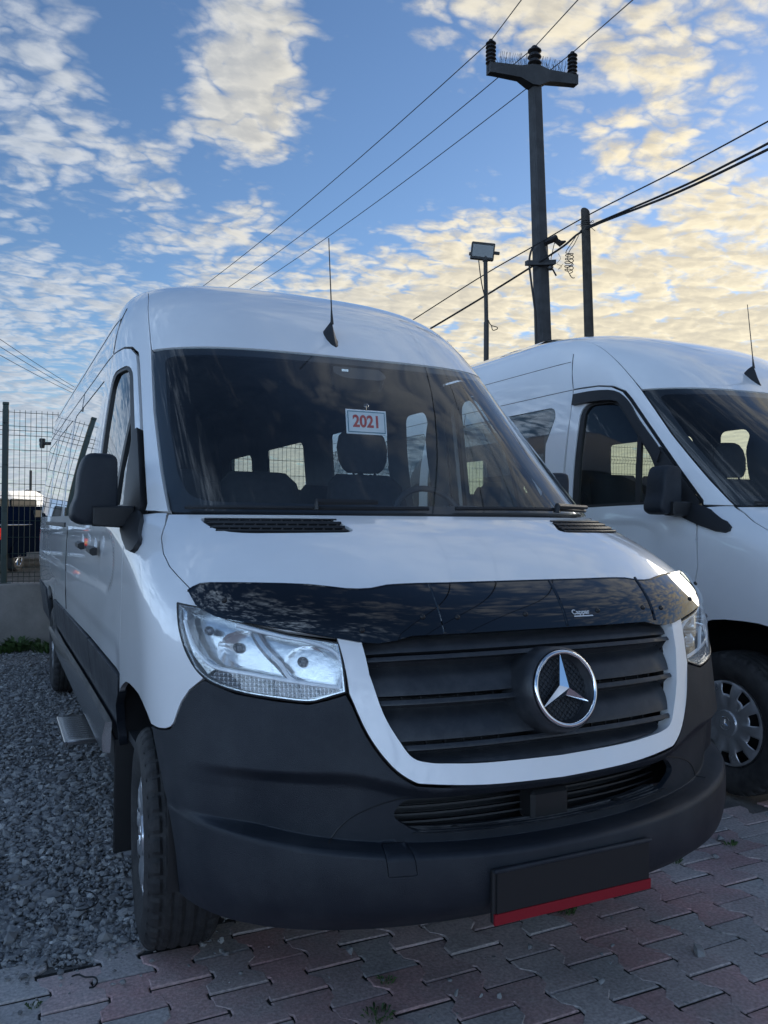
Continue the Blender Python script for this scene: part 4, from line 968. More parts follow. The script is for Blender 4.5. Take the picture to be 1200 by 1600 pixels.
xy = np.concatenate([a, b, c, d]); xy = np.concatenate([xy, np.stack([RNG.uniform(-2.0, -.75, 5200), 1.12 + RNG.normal(0, .07, 5200)], 1)]); n_edge = 5200; edge = 1.06 + .05 * np.sin(xy[:, 0] * 7) + RNG.normal(0, .03, len(xy)); keep = xy[:, 1] > edge; keep[-n_edge:] = True; small = np.zeros(len(xy), bool); small[-n_edge:] = True; xy = xy[keep]; small = small[keep]
sz = np.clip(RNG.lognormal(math.log(.0072), .42, len(xy)), .005, .028); sz[xy[:, 0] < -2.1] *= 1.6; sz[xy[:, 0] > -.3] *= 1.5; sz[small] *= .6
tag(stones('gravel', xy, sz), 'grey crushed stone gravel along the side of the nearer van', 'gravel', kind='stuff')
xy = np.concatenate([np.stack([RNG.uniform(-1.9, -.7, 130), 1.05 - np.abs(RNG.normal(0, .16, 130))], 1), scatter(-2, 2.2, -.9, 1.0, 22)])
tag(stones('loose_pebbles', xy, np.clip(RNG.lognormal(math.log(.0065), .45, len(xy)), .003, .017), zbase=.0), 'loose pebbles strewn over the pavers', 'pebbles', kind='stuff')

# ------------------------------------------------------------------ walls and fences
M['green'] = P('green_coated_steel', (.010, .028, .022), .45, var=.15)
def bump_wall(name, x0, x1, y0, y1, h, label, along):
    """cast concrete wall with an uneven top edge"""
    n = 60; mb = MB(); rings = []
    for i in range(n + 1):
        t = i / n; e = random.uniform(-.008, .008)
        if along == 0:
            x = x0 + (x1 - x0) * t; rings.append([(x, y0, -.03), (x, y0, h - .015 + e), (x, y0 + .015, h + e), (x, y1 - .015, h + e), (x, y1, h - .015 + e), (x, y1, -.03)])
        else:
            y = y0 + (y1 - y0) * t; rings.append([(x1, y, -.03), (x1, y, h - .015 + e), (x1 - .015, y, h + e), (x0 + .015, y, h + e), (x0, y, h - .015 + e), (x0, y, -.03)])
    return tag(mb.loft(rings).build(name, M['concrete'], angle=30), label, 'wall')
WY = 7.93; WH = .68; LX = -5.2
bump_wall('concrete_wall', LX - .2, 14, WY, WY + .24, WH, 'low grey concrete wall behind the vans carrying the mesh fence', 0)
bump_wall('concrete_wall', LX - .24, LX, -7, WY - .01, WH, 'low concrete wall beside the gravel left of the vans, outside the view', 1)
def wire_panel(L_):
    """welded mesh panel with three folded ridges, in local x/z"""
    mb = MB(); H = 1.86; folds = [.12, .90, 1.66]; hz = []
    zs_ = []
    z = .03
    prof = [(0.0, 0.0)]
    for f_ in folds: prof += [(f_ - .05, 0), (f_, .035), (f_ + .05, 0)]
    prof += [(H + .03, 0)]
    n = int(L_ / .055)
    for i in range(n + 1):
        x = L_ * i / n; mb.tube([(x, -dy, zz) for zz, dy in prof], .0028, 4, False)
    hs = [.02] + [f_ + o for f_ in folds for o in (-.05, 0, .05)] + [.32, .50, .68, 1.08, 1.26, 1.45, H]
    for zz in hs:
        dy = np.interp(zz, [p[0] for p in prof], [p[1] for p in prof]); mb.tube([(0, -dy - .005, zz), (L_, -dy - .005, zz)], .003, 4, False)
    return mb
def fence(label, origin, rz, count, L_=2.5):
    f = empty('mesh_fence', origin, rz); tag(f, label, 'fence'); base = None; post = None
    for i in range(count + 1):
        if post is None:
            pm = MB().box((0, 0, .96), (.06, .06, 1.96), bev=.006).box((0, 0, 1.95), (.066, .066, .03), bev=.006).box((0, 0, .005), (.14, .12, .012))
            for zz in (.3, .8, 1.3, 1.75): pm.box((0, -.036, zz), (.05, .012, .03), bev=.003)
            post = pm.build('post', M['green'], f)
        else:
            o = post.copy(); COL.objects.link(o); o.parent = f; o.location = (i * L_, 0, 0)
        if i < count:
            if base is None: base = wire_panel(L_ - .06).build('wire_panel', M['green'], f, flat=True); base.location = (.03, 0, 0)
            else: o = base.copy(); COL.objects.link(o); o.parent = f; o.location = (i * L_ + .03, 0, 0)
    return f
bf_ = fence('dark green welded mesh fence on the wall behind the vans', (-1.30 - 2.5 * 1, WY + .10, WH), 0, 7)
lf_ = fence('dark green mesh fence beside the gravel left of the vans, mirrored in the van windows', (LX - .10, -6.9, WH), math.pi / 2, 6)

# ------------------------------------------------------------------ vans
van = build_van()
tag(van, 'white passenger van in front with smoked bonnet guard, star emblem and 2021 sign', 'van', 'parked white vans')
# second van: the same body, parked alongside, without the bonnet guard
van2 = copy_tree(van, None, skip=('bonnet_guard',))
van2.location = (2.97, .21, 0); van2.rotation_euler = (0, 0, -.006); van2.scale = (1.048, 1.048, 1.048)
tag(van2, 'white van parked further right with black wind deflectors over its cab door window', 'van', 'parked white vans')
# its front wheels are steered a little, so copies for the second van keep straight
for o in van.children:
    if o.name.startswith('wheel') and 'arch' not in o.name and o.location.y < 2: o.rotation_euler = (0, 0, math.radians(-4.5))
# the nearer van's far mirror is folded back against its door
for o in van.children:
    if o.name.startswith('door_mirror') and o.location.x > 0: o.rotation_euler = (0, 0, math.radians(66))
# wind deflectors on the second van's doors
inner = [(2.23, 2.045), (2.12, 2.045), (1.90, 2.03), (1.82, 1.98), (1.70, 1.85), (1.55, 1.69), (1.50, 1.64)]
outer = [(1.50, 1.70), (1.56, 1.765), (1.70, 1.905), (1.80, 2.02), (1.90, 2.085), (2.05, 2.108), (2.23, 2.112)]
vis_o = panel('wind_deflector', yz(smooth_path(inner, 3) + smooth_path(outer, 3)), M['black'], van2, off=.030, depth=.028, gap=0, step=(.05, .03), back=False)
panel('wind_deflector', mir(yz(inner + outer)), M['black'], van2, off=.030, depth=.028, gap=0, step=(.05, .03))

# bonnet guard of the first van
gb_ = [(.592, .897), (.558, .862), (.50, .845), (.438, .825), (.37, .800), (.334, .786), (.304, .781), (.275, .786), (.247, .797), (.15, .796)]
gt_ = [(.15, .962), (.205, .963), (.257, .960), (.285, .949), (.325, .950), (.379, .968), (.46, .975), (.52, .975), (.563, .971), (.598, .945)]
guard_poly = [(-a, b) for a, b in gb_] + [(0, .796)] + [(a, b) for a, b in gb_[::-1]] + [(a, b) for a, b in gt_[::-1]] + [(0, .962)] + [(-a, b) for a, b in gt_]
def guard_off(u, v, p):
    t = np.clip((v - .79) / .19, 0, 1.1); return .010 + .005 * t + .007 * t * t
SG = shifted(F, guard_off)
guard = panel('bonnet_guard', guard_poly, M['gloss'], van, S=SG, depth=.006, gap=0, step=(.025, .018), bstep=.02, back=True)
def on_guard(u, v, o=0.0):
    p = SG(np.float64(u), np.float64(v)); n = fnormal(SG, np.float64(u), np.float64(v)); return Vector(p + n * o), Vector(n)
tb = MB()
tb.tube([on_guard(a, b, -.002)[0] for a, b in smooth_path([(-.598, .945)] + [(-a, b) for a, b in gt_[::-1]] + [(0, .962)] + gt_, 2)], .0042, 6)
tb.build('guard_edge', M['gloss'], guard)
for ua, ub in ((-.183, -.190), (.072, .060), (.283, .276)):
    rb = MB(); rb.tube([on_guard(ua + (ub - ua) * t, .960 + (.800 - .960) * t, .0)[0] for t in np.linspace(0, 1, 10)], .0045, 6); rb.build('guard_joint', M['gloss'], guard)

for u_, v_ in ((-.528, .913), (-.324, .818), (-.22, .848), (-.159, .842), (-.022, .841), (.141, .841), (.255, .843), (.305, .838), (.42, .86), (.528, .913)):
    c_, n_ = on_guard(u_, v_, 0); MB().lathe([(0, .006), (.004, .0055), (.0068, .003), (.0075, 0), (.008, -.004)], c_, n_, 14).build('rivet', M['black'], guard)
c_, n_ = on_guard(.100, .838, .0012); az_ = (on_guard(.100, .848, .0012)[0] - c_).normalized(); ax_ = (on_guard(.110, .838, .0012)[0] - c_).normalized()
text_mesh('guard_print', 'Cappar', .022, M['sticker'], guard, c_, ax_, az_, .0003, .0004)
c2 = c_ - az_ * .013; MB().add([c2 - ax_ * .03 - az_ * .002, c2 + ax_ * .04 - az_ * .002, c2 + ax_ * .04 + az_ * .002, c2 - ax_ * .03 + az_ * .002], [(0, 1, 2, 3)]).build('guard_print_line', M['sticker'], guard, flat=True)

# running board strip and fold-out step of the first van
rbz = MB(); rbz.loft([[(-.995, y, z0), (-1.022, y, z0 + .006), (-1.026, y, (z0 + z1) / 2), (-1.014, y, z1), (-.99, y, z1)] for y, z0, z1 in ((1.44, .515, .63), (1.6, .51, .632), (2.6, .505, .622), (3.9, .50, .60), (4.35, .53, .60), (4.78, .565, .59))])
rbz.build('sill_trim', M['alu'], van, angle=25)
st = MB().box((-.985, 2.58, .34), (.19, .53, .022), bev=.004)
for k in range(12): st.box((-.985, 2.345 + k * .0425, .3535), (.17, .012, .006))
st.build('side_step', M['alu'], van, angle=25)
MB().box((-1.084, 2.58, .338), (.012, .535, .030), bev=.003).build('step_edge', M['alu'], van)

# year sign hung behind the windscreen
S2 = shifted(F, -.035); sc_ = Vector(S2(np.float64(-.055), np.float64(2.035))); n_ = fnormal(F, np.float64(-.022), np.float64(2.0)); yn = Vector(n_); axs = Vector((1, 0, 0)); axs = (axs - yn * axs.dot(yn)).normalized()
azs = Vector((0, .16, 1)); nn_ = axs.cross(azs).normalized(); azs = (nn_.cross(axs)).normalized()
ys_ = empty('year_sign', (0, 0, 0)); tag(ys_, 'small white sign reading 2021 in red inside the nearer windscreen', 'sign')
def plate(name, w, h, off, t, m):
    q = MB(); c = sc_ + nn_ * off; q.add([c + axs * (sx * w / 2) + azs * (sz_ * h / 2) + nn_ * o for o in (0, t) for sx, sz_ in ((-1, -1), (1, -1), (1, 1), (-1, 1))], [(3, 2, 1, 0), (4, 5, 6, 7), (0, 1, 5, 4), (1, 2, 6, 5), (2, 3, 7, 6), (3, 0, 4, 7)]); return q.build(name, m, ys_, flat=True)
plate('sign_board', .172, .098, 0, .003, M['white']); plate('sign_frame', .160, .086, .003, .0006, M['signteal']); plate('sign_face', .152, .078, .0036, .0006, M['white'])
text_mesh('sign_digits', '2021', .066, M['signred'], ys_, sc_ + nn_ * .0046, axs, azs, .0003, .0022, .90)
MB().lathe([(.0, .008), (.004, .008), (.005, .004), (.011, .0), (.012, -.002)], sc_ + azs * .062 + nn_ * .012, nn_, 20).build('suction_cup', M['lens'], ys_)
MB().tube([sc_ + azs * .064 + nn_ * .01, sc_ + azs * .047 + nn_ * .004], .0022, 5).build('sign_hook', M['chrome'], ys_)

# ------------------------------------------------------------------ poles and cables
def tapered_pole(mb, base, h, r0, r1, n=12):
    mb.tube([(base[0], base[1], -.03), (base[0], base[1], h)], [r0, r1], n)
def insulator(mb, c, n_sheds=6, r=.11, h=.5):
    prof = [(.05, 0)]
    for k in range(n_sheds):
        z = h * (k + .1) / n_sheds; d = h / n_sheds; prof += [(r * .62, z), (r, z + d * .35), (r * .96, z + d * .55), (r * .62, z + d * .8)]
    prof += [(r * .6, h), (r * .35, h + .05), (.0, h + .06)]
    mb.lathe(prof, c, (0, 0, 1), 14)
def at_px(px, py, depth):
    """world point seen at a picture position, at a chosen distance along the view axis"""
    return Vector(CAM_POS) + (_f + _r2 * ((px - 600) / 1278.4) - _u2 * ((py - 800) / 1278.4)) * depth
def sag(a, b, s_, n=24):
    a, b = Vector(a), Vector(b); return [a.lerp(b, i / n) - Vector((0, 0, 4 * s_ * (i / n) * (1 - i / n))) for i in range(n + 1)]
M['insul'] = P('insulator_ceramic', (.022, .018, .017), .3, var=.1)
M['iron'] = P('weathered_iron', (.045, .043, .042), .6, metal=.4, var=.2)
M['cable'] = P('cable_sheath', (.012, .012, .013), .6)
M['conduct'] = P('bare_conductor', (.05, .05, .052), .5, metal=.5)
D1 = 18.0; B1 = at_px(850, 560, D1); H1 = at_px(836, 128, D1).z; lean = at_px(836, 128, D1) - B1; lean.z = 0
up = empty('utility_pole', (0, 0, 0)); tag(up, 'tall concrete power pole with cross arm and three dark insulators', 'power pole')
ptop = at_px(835, 120, D1); pbot = ptop + (at_px(849, 545, D1) - ptop) * ((ptop.z + .03) / (ptop.z - at_px(849, 545, D1).z))
pm = MB(); rings = []
for t, hw in ((0, .118), (.25, .132), (.5, .146), (.75, .158), (1, .17)):
    c = ptop.lerp(pbot, t); q = .75; rings.append([c + Vector((sx * hw * a, sy * hw * b, 0)) for sx, sy, a, b in ((1, 1, 1, q), (1, 1, q, 1), (-1, 1, q, 1), (-1, 1, 1, q), (-1, -1, 1, q), (-1, -1, q, 1), (1, -1, q, 1), (1, -1, 1, q))])
pm.loft(rings).build('pole_shaft', M['polec'], up, angle=30)
AL = at_px(763, 107, D1 - .5); AR = at_px(900, 127, D1 + .35); AC = at_px(835, 118, D1); da = (AR - AL).normalized(); perp = Vector((-da.y, da.x, 0)).normalized()
am = MB(); rings = []
for t, hh, ww, dz_ in ((0, .11, .09, 0), (.06, .11, .09, 0), (.34, .13, .10, -.01), (.46, .22, .13, -.05), (.54, .22, .13, -.05), (.66, .13, .10, -.01), (.94, .11, .09, 0), (1, .11, .09, 0)):
    c = AL.lerp(AR, t) + Vector((0, 0, dz_)); rings.append([c + perp * ww + Vector((0, 0, hh)), c - perp * ww + Vector((0, 0, hh)), c - perp * ww - Vector((0, 0, hh)), c + perp * ww - Vector((0, 0, hh))])
am.loft(rings).build('cross_arm', M['polec'], up, angle=30)
tops = []
for c, r, h, ns, nm in ((AL + Vector((0, 0, .08)) + da * .06, .115, .50, 6, 0), (AC + Vector((0, 0, .20)), .155, .40, 3, 1), (AR + Vector((0, 0, .08)) - da * .10, .115, .52, 6, 2)):
    ib = MB(); ib.lathe([(.07, -.14), (.07, .02), (.05, .04)], c, (0, 0, 1), 10); insulator(ib, c, ns, r, h); ib.build('insulator', M['insul'], up, angle=50); tops.append(c + Vector((0, 0, h + .03)))
sk = MB()
for k in range(44):
    t = .12 + .76 * k / 43
    if abs(t - .5) < .06: continue
    c = AL.lerp(AR, t) + Vector((0, 0, .10 + (.03 if .34 < t < .66 else 0)))
    for j in (-1, 1): sk.tube([c, c + Vector((0, 0, .26)) + da * random.uniform(-.06, .06) + perp * (.10 * j)], .004, 4, False)
tag(sk.build('bird_spikes', M['iron'], up, flat=True), kind='stuff')
lb = MB(); cA = at_px(846, 412, D1 - .2)
lb.loft([[at_px(x, y, D1 - .25) + Vector((0, 0, dz_)) + perp * dy for dy, dz_ in ((.05, .05), (-.05, .05), (-.05, -.05), (.05, -.05))] for x, y in ((822, 411), (846, 411), (867, 410))])
lb.build('lower_bracket', M['polec'], up, angle=30)
bk = MB(); bk.tube([at_px(851, 380, D1 - .2), at_px(864, 374, D1 - .2), at_px(870, 371, D1 - .2)], [.06, .07, .07], 8); bk.tube([at_px(866, 374, D1 - .2), at_px(876, 381, D1 - .2), at_px(884, 377, D1 - .2)], [.05, .07, .02], 6)
bk.tube([at_px(867, 378, D1 - .2), at_px(865, 386, D1 - .2), at_px(861, 405, D1 - .2)], .012, 5); bk.lathe([(0, -.06), (.06, -.05), (.075, 0), (.06, .05), (0, .06)], at_px(860, 418, D1 - .2), (0, 0, 1), 10)
bk.tube([at_px(863, 420, D1 - .2), at_px(869, 431, D1 - .2)], .02, 5); bk.build('cable_clamp', M['insul'], up)
dc = MB(); dc.tube([Vector(p) for p in smooth_path([tuple(at_px(x, y, D1 - .25)) for x, y in ((834, 384), (829, 395), (827, 412), (830, 440), (834, 470), (837, 497), (838, 540))], 5)], .024, 6)
dc.tube([Vector(p) for p in smooth_path([tuple(at_px(x, y, D1 - .25)) for x, y in ((852, 385), (855, 398), (858, 408))], 4)], .02, 5); dc.build('down_cable', M['cable'], up)

D2 = 17.0; sp_ = empty('wooden_pole', (0, 0, 0)); tag(sp_, 'short dark pole with slanted top right of the tall power pole', 'pole')
t2 = at_px(914.5, 327, D2); b2 = at_px(920.5, 526, D2); g2 = t2 + (b2 - t2) * ((t2.z + .03) / (t2.z - b2.z)); rings = []
for t, r in ((0, .092), (.5, .105), (1, .125)):
    c = t2.lerp(g2, t); rings.append([c + Vector((math.cos(a) * r, math.sin(a) * r, (-.05 - .06 * math.cos(a - .3)) if t == 0 else 0)) for a in np.linspace(0, 6.283, 14, endpoint=False)])
MB().loft(rings).build('pole_shaft', M['wood'], sp_, angle=40)
hk = MB(); torus(hk, at_px(926, 346, D2 - .1), _r2, _u2, .022, .006, 14, 5); hk.tube([at_px(918, 348, D2 - .1), at_px(925, 347, D2 - .1)], .008, 5)
for y_ in (347, 350, 353): torus(hk, at_px(915.3, y_, D2), Vector((1, 0, 0)), Vector((0, 1, 0)), .105, .005, 18, 4)
hk.tube([at_px(922, 354, D2 - .12), at_px(930, 361, D2 - .12)], .006, 4); hk.tube([at_px(908, 351, D2 - .12), at_px(900, 352, D2 - .12)], .005, 4); hk.build('pole_hook', M['iron'], sp_)

D3 = 14.0; fl = empty('floodlight_pole', (0, 0, 0)); tag(fl, 'thin steel pole with a square floodlight on top', 'floodlight')
t3 = at_px(758.5, 404, D3); b3 = at_px(760.5, 560, D3); g3 = Vector((b3.x, b3.y, -.03)); j3 = at_px(760, 505, D3)
MB().tube([t3, j3], .036, 12).build('upper_tube', M['iron'], fl); MB().tube([j3 + Vector((0, 0, .02)), g3], .045, 12).build('lower_tube', M['iron'], fl)
fh = MB(); hc = at_px(754, 393, D3); hx = Vector((_r2.x, _r2.y, -.10)).normalized(); hf = Vector((-_f.x, -_f.y, -.12)).normalized(); hz = hf.cross(hx); hz = hz if hz.z > 0 else -hz
R3 = Matrix((hx, hf, hz)).transposed()
fh.box(hc, (.40, .10, .29), R3, .012); fh.build('lamp_head', M['iron'], fl, angle=30)
MB().box(hc + hf * .052, (.35, .006, .20), R3).build('lamp_glass', P('floodlight_glass', (.16, .17, .17), .25), fl)
sm3 = MB().box(hc + hx * .245 - hf * .02, (.10, .05, .05), R3, .006); sm3.box(hc - hx * .21 - hz * .06, (.03, .05, .05), R3, .005); sm3.tube([t3 - Vector((0, 0, .05)), t3 + Vector((0, 0, .1))], .05, 8); sm3.build('lamp_bracket', M['iron'], fl)
wc = MB(); wc.tube([Vector(p) for p in smooth_path([tuple(at_px(x, y, D3 - .05)) for x, y in ((748, 407), (750, 425), (753, 445), (757, 462))], 4)], .010, 5)
wc.tube([Vector(p) for p in smooth_path([tuple(at_px(x, y, D3 - .05)) for x, y in ((763, 500), (767, 508), (776, 511), (777, 514), (770, 516), (768, 509))], 4)], .008, 5); wc.build('lamp_cable', M['cable'], fl)

# far pole that carries the other end of the high conductors (behind the first van)
fp = copy_tree(up, None); shift = at_px(230, 530, 45) - ptop; shift.z = -.4; fp.location = shift
tag(fp, 'distant power pole behind the nearer van, hidden from the front', 'power pole')
def cable(name, pts, r, label, n=6, m='cable', group=None):
    return tag(MB().tube(pts, r, n).build(name, M[m]), label, 'cable', group)
ends_px = ((822, -10), (912, -10), (1000, -10))
for i, (c, nm) in enumerate(zip(tops, ('left', 'middle', 'right'))):
    far = c + shift; q = at_px(*ends_px[i], 13.6); dirr = (q - c).normalized(); nearp = c + dirr * 24
    cable('high_conductor', [far.lerp(c, k / 16) - Vector((0, 0, 4 * .5 * (k / 16) * (1 - k / 16))) for k in range(17)] + [c + (nearp - c) * (k / 10) for k in range(1, 11)], .011, 'thin overhead conductor tied to the %s insulator of the power pole' % nm, m='conduct')
a0, a1, a2, a3 = at_px(560, 553, 21), at_px(835, 383, D1 - .2), at_px(920, 338, D2 - .15), at_px(1215, 180, 12.6)
for nm, pts, r, lab in (('service_cable', [(645, 500, 20.5), (752, 432, 19), (835, 384, D1 - .25), (925, 333, D2 - .12), (1060, 265, 14.4), (1240, 168, 12)], .013, 'thin upper service cable running between the two right-hand poles'),
                        ('service_cable', [(600, 556, 21.5), (680, 509, 20), (760, 461, 19), (840, 411, D1 - .25), (880, 385, 17.3), (920, 356, D2 - .15), (1060, 300, 14.4), (1240, 214, 12)], .022, 'thick black service cable passing the short pole, lower of the pair'),
                        ('service_cable', [(905, 365, D2 - .05), (922, 353, D2 - .18), (1060, 294, 14.3), (1150, 250, 13), (1240, 203, 11.9)], .020, 'thick black service cable leaving the short pole, upper of the pair')):
    cable(nm, [Vector(p) for p in smooth_path([tuple(at_px(*q)) for q in pts], 6)], r, lab)
# coil of spare cable hanging between the poles
rr = random.Random(5); pts = [at_px(902, 366, D2 + .1), at_px(893, 380, D2 + .1), at_px(884, 395, D2 + .1)]
for k in range(26):
    t = k / 26; a_ = t * 6.283 * 5.2; pts.append(at_px(889 + 6.5 * math.cos(a_) + rr.uniform(-1, 1), 396 + 30 * t + 3 * math.sin(a_), D2 + .1 + .08 * math.sin(a_)))
pts += [at_px(890, 428, D2 + .1), at_px(894, 434, D2 + .1), at_px(898, 434, D2 + .1)]
coil = MB().tube([Vector(p) for p in smooth_path([tuple(p) for p in pts], 3)], .009, 5)
coil.tube([Vector(p) for p in smooth_path([tuple(at_px(x, y, D2 + .12)) for x, y in ((904, 368), (897, 382), (890, 392), (887, 405), (894, 412), (886, 420), (892, 431))], 4)], .008, 5)
coil.tube([Vector(p) for p in smooth_path([tuple(at_px(x, y, D2 + .5)) for x, y in ((872, 396), (876, 404), (870, 412), (878, 416), (872, 421), (880, 412))], 4)], .004, 4)
tag(coil.build('cable_coil', M['cable']), 'tangled coil of spare black cable hanging between the two poles', 'cable')
# cables crossing the sky at the left
for k, (ya, yb) in enumerate(((527, 601), (541, 606), (557, 611))):
    a_, b_ = at_px(-40, ya - 25, 34), at_px(118, yb, 50); e_ = b_ + (b_ - a_) * .6
    cable('distant_cable', sag(a_, e_, .2), .014, ('uppermost', 'middle', 'lowest')[k] + ' of three thin cables crossing the cloud at the left edge', m='conduct', n=5)

# ------------------------------------------------------------------ things beyond the fence
def car_wheel(parent, c, r=.37, w=.24, ax=(1, 0, 0)):
    wv = empty_child('wheel', parent, c)
    MB().lathe([(r * .62, -w / 2), (r * .9, -w / 2), (r, -w / 2 + .03), (r, w / 2 - .03), (r * .9, w / 2), (r * .62, w / 2)], (0, 0, 0), ax, 28).build('tyre', M['rubber'], wv)
    rb = MB()
    for s_ in (-1, 1):
        rb.lathe([(r * .63, s_ * w * .48), (r * .58, s_ * w * .42), (r * .56, s_ * w * .2)], (0, 0, 0), ax, 24)
        for k in range(10):
            a_ = 2 * math.pi * k / 10; d_ = Vector((0, math.cos(a_), math.sin(a_))); rb.tube([Vector((s_ * w * .40, 0, 0)), Vector((s_ * w * .42, 0, 0)) + d_ * r * .6], [.03, .024], 6)
        rb.lathe([(.0, s_ * w * .45), (.06, s_ * w * .44), (.07, s_ * w * .3)], (0, 0, 0), ax, 16)
    rb.build('rim', M['alu'], wv)
    return wv
M['navy'] = P('navy_paint', (.004, .0075, .017), .95, spec=.0, var=.1)
def emis(name, col, s_):
    m, nt, b = new_mat(name); b.inputs['Base Color'].default_value = (*col, 1); b.inputs['Emission Color'].default_value = (*col, 1); b.inputs['Emission Strength'].default_value = s_; b.inputs['Roughness'].default_value = .2; return m
M['taillit'] = emis('lit_tail_lamp', (.8, .02, .01), .15); M['tailamber'] = emis('lit_indicator', (1, .38, .06), .2)
# pickup: length along local y (front +y), width along x
pk = empty('pickup_truck', (0, 0, 0)); tag(pk, 'dark navy pickup with a lit red tail lamp beyond the mesh fence', 'pickup')
def body_loft(mb, secs, hw): mb.loft([[(sx * w_, y, z) for sx, w_, z in ((-1, hw * k0, z0), (-1, hw, z0 + (z1 - z0) * .4), (-1, hw * k1, z1), (1, hw * k1, z1), (1, hw, z0 + (z1 - z0) * .4), (1, hw * k0, z0))] for y, z0, z1, k0, k1 in secs])
mb = MB(); body_loft(mb, [(-2.60, .62, 1.18, .90, .95), (-2.55, .50, 1.23, .94, .96), (-.55, .48, 1.25, .95, .97), (.9, .45, 1.12, .95, .96), (2.2, .45, 1.10, .94, .92), (2.6, .55, .98, .85, .8)], .93); mb.build('body', M['navy'], pk, angle=30)
mb = MB(); body_loft(mb, [(-.62, 1.2, 1.25, 1, .95), (-.45, 1.2, 1.72, 1, .80), (.5, 1.2, 1.78, 1, .80), (1.1, 1.12, 1.55, 1, .82), (1.5, 1.08, 1.14, 1, .95)], .90); mb.build('cab', M['navy'], pk, angle=30)
for s_ in (-1, 1):
    MB().prism([(-.45, 1.30), (1.2, 1.22), (.62, 1.66), (-.34, 1.66)], 0, s_ * .80, s_ * .87).build('cab_window', M['frit'], pk)
    MB().box((s_ * .86, -2.57, 1.02), (.15, .10, .30), bev=.02).build('tail_lamp', M['taillit'], pk)
    MB().box((s_ * .865, -2.60, .98), (.10, .06, .09), bev=.01).build('indicator', M['tailamber'], pk)
    for y_ in (-1.55, 1.65): car_wheel(pk, (s_ * .82, y_, .37))
    MB().prism([(-1.55 + .47 * math.cos(t), .38 + .47 * math.sin(t)) for t in np.linspace(0, math.pi, 14)], 0, s_ * .90, s_ * .945).build('wheel_arch', M['navy'], pk)
MB().box((0, -2.66, .52), (1.6, .12, .14), bev=.03).build('rear_bumper', M['alu'], pk)
MB().box((0, -1.6, 1.245), (1.80, 1.95, .03), bev=.008).build('bed_rail', M['alu'], pk)
_rz = math.radians(-25); wr = at_px(27, 880, 22.0); off_ = Matrix.Rotation(_rz, 3, 'Z') @ Vector((.9, -1.55, 0))
pk.rotation_euler = (0, 0, _rz); pk.location = (wr.x - off_.x, wr.y - off_.y, -.03)
# pale van parked past the pickup
pv = empty('pale_van', (0, 0, 0)); tag(pv, 'white high-roofed vehicle standing behind the navy pickup', 'van')
mb = MB(); body_loft(mb, [(-2.3, .55, 2.0, .95, .82), (-2.2, .45, 2.25, .96, .84), (.6, .45, 2.35, .96, .84), (1.2, .45, 2.15, .96, .82), (1.9, .45, 1.45, .96, .9), (2.7, .5, 1.2, .94, .85)], 1.0); mb.build('body', M['paint'], pv, angle=35)
for s_ in (-1, 1):
    for a_, b_ in ((-2.0, -.8), (-.7, .5)): MB().prism(fillet([(a_, 1.45), (b_, 1.45), (b_, 2.05), (a_, 2.05)], .08), 0, s_ * .90, s_ * .965).build('side_window', M['frit'], pv)
    MB().box((s_ * .88, -2.26, 1.2), (.16, .12, .4), bev=.02).build('tail_lamp', P('tail_lamp_red', (.25, .01, .01), .3), pv)
    for y_ in (-1.4, 1.7): car_wheel(pv, (s_ * .86, y_, .35), .35)
MB().prism(fillet([(-.75, 1.45), (.75, 1.45), (.68, 2.05), (-.68, 2.05)], .08), 1, -2.33, -2.2).build('rear_window', M['frit'], pv)
pv.location = at_px(2, 800, 27); pv.location.z = -.03; pv.rotation_euler = (0, 0, math.radians(-40))
# thin far poles with cross bars
for k, (x, y0, arms, lab) in enumerate(((48, 735, (), 'slender tall pole far beyond the fence'), (41, 766, ((41, 766, 63, 769), (43, 783, 62, 768)), 'far low pole with a cross bar and brace beyond the fence'))):
    o = empty('far_pole', (0, 0, 0)); tag(o, lab, 'pole', 'far poles'); D = 60; t_ = at_px(x, y0, D); MB().tube([t_, (t_.x, t_.y, -.03)], .09, 8).build('pole_shaft', M['iron'], o)
    for (xa, ya, xb, yb) in arms: MB().tube([at_px(xa, ya, D), at_px(xb, yb, D)], .06, 6).build('cross_bar', M['iron'], o)
lp = empty('camera_mast', (0, 0, 0)); tag(lp, 'dark surveillance camera on a short arm above the fence, left of the van', 'camera'); Dl = 11.0
MB().tube([at_px(68, 693, Dl), at_px(100, 693, Dl)], .022, 8).build('arm', M['iron'], lp); mm_ = at_px(100, 693, Dl); MB().tube([mm_ + Vector((0, 0, .05)), (mm_.x, mm_.y, -.03)], .035, 8).build('mast', M['iron'], lp)
cb = MB(); cb.lathe([(0, -.07), (.03, -.07), (.04, -.02), (.03, .05), (.0, .06)], at_px(66, 692, Dl), (0, 0, 1), 10); cb.box(at_px(66, 688, Dl), (.08, .05, .05), bev=.01); cb.build('camera_head', M['black'], lp)

# hills and tree line on the horizon
hm = MB(); n = 180; rings_t = []
for i in range(n + 1):
    a_ = math.radians(-180 + 360 * i / n); R_ = 420; x, y = CAM_POS[0] + R_ * math.sin(a_), CAM_POS[1] + R_ * math.cos(a_); h = 5 + 4 * math.sin(i * .37) + 3 * math.sin(i * .91 + 1) + (6 if i < 34 else 0)
    rings_t.append([(x, y, -2), (x * .97, y * .97, h * .6), (x, y, h + 1), (x * 1.1, y * 1.1, -2)])
hm.loft(rings_t).build('hills', rough_mat('far_hills', [(.05, .065, .045), (.09, .10, .075)], .05, .95, .5, .3, 1), angle=60)
tag(bpy.data.objects['hills'], kind='structure')

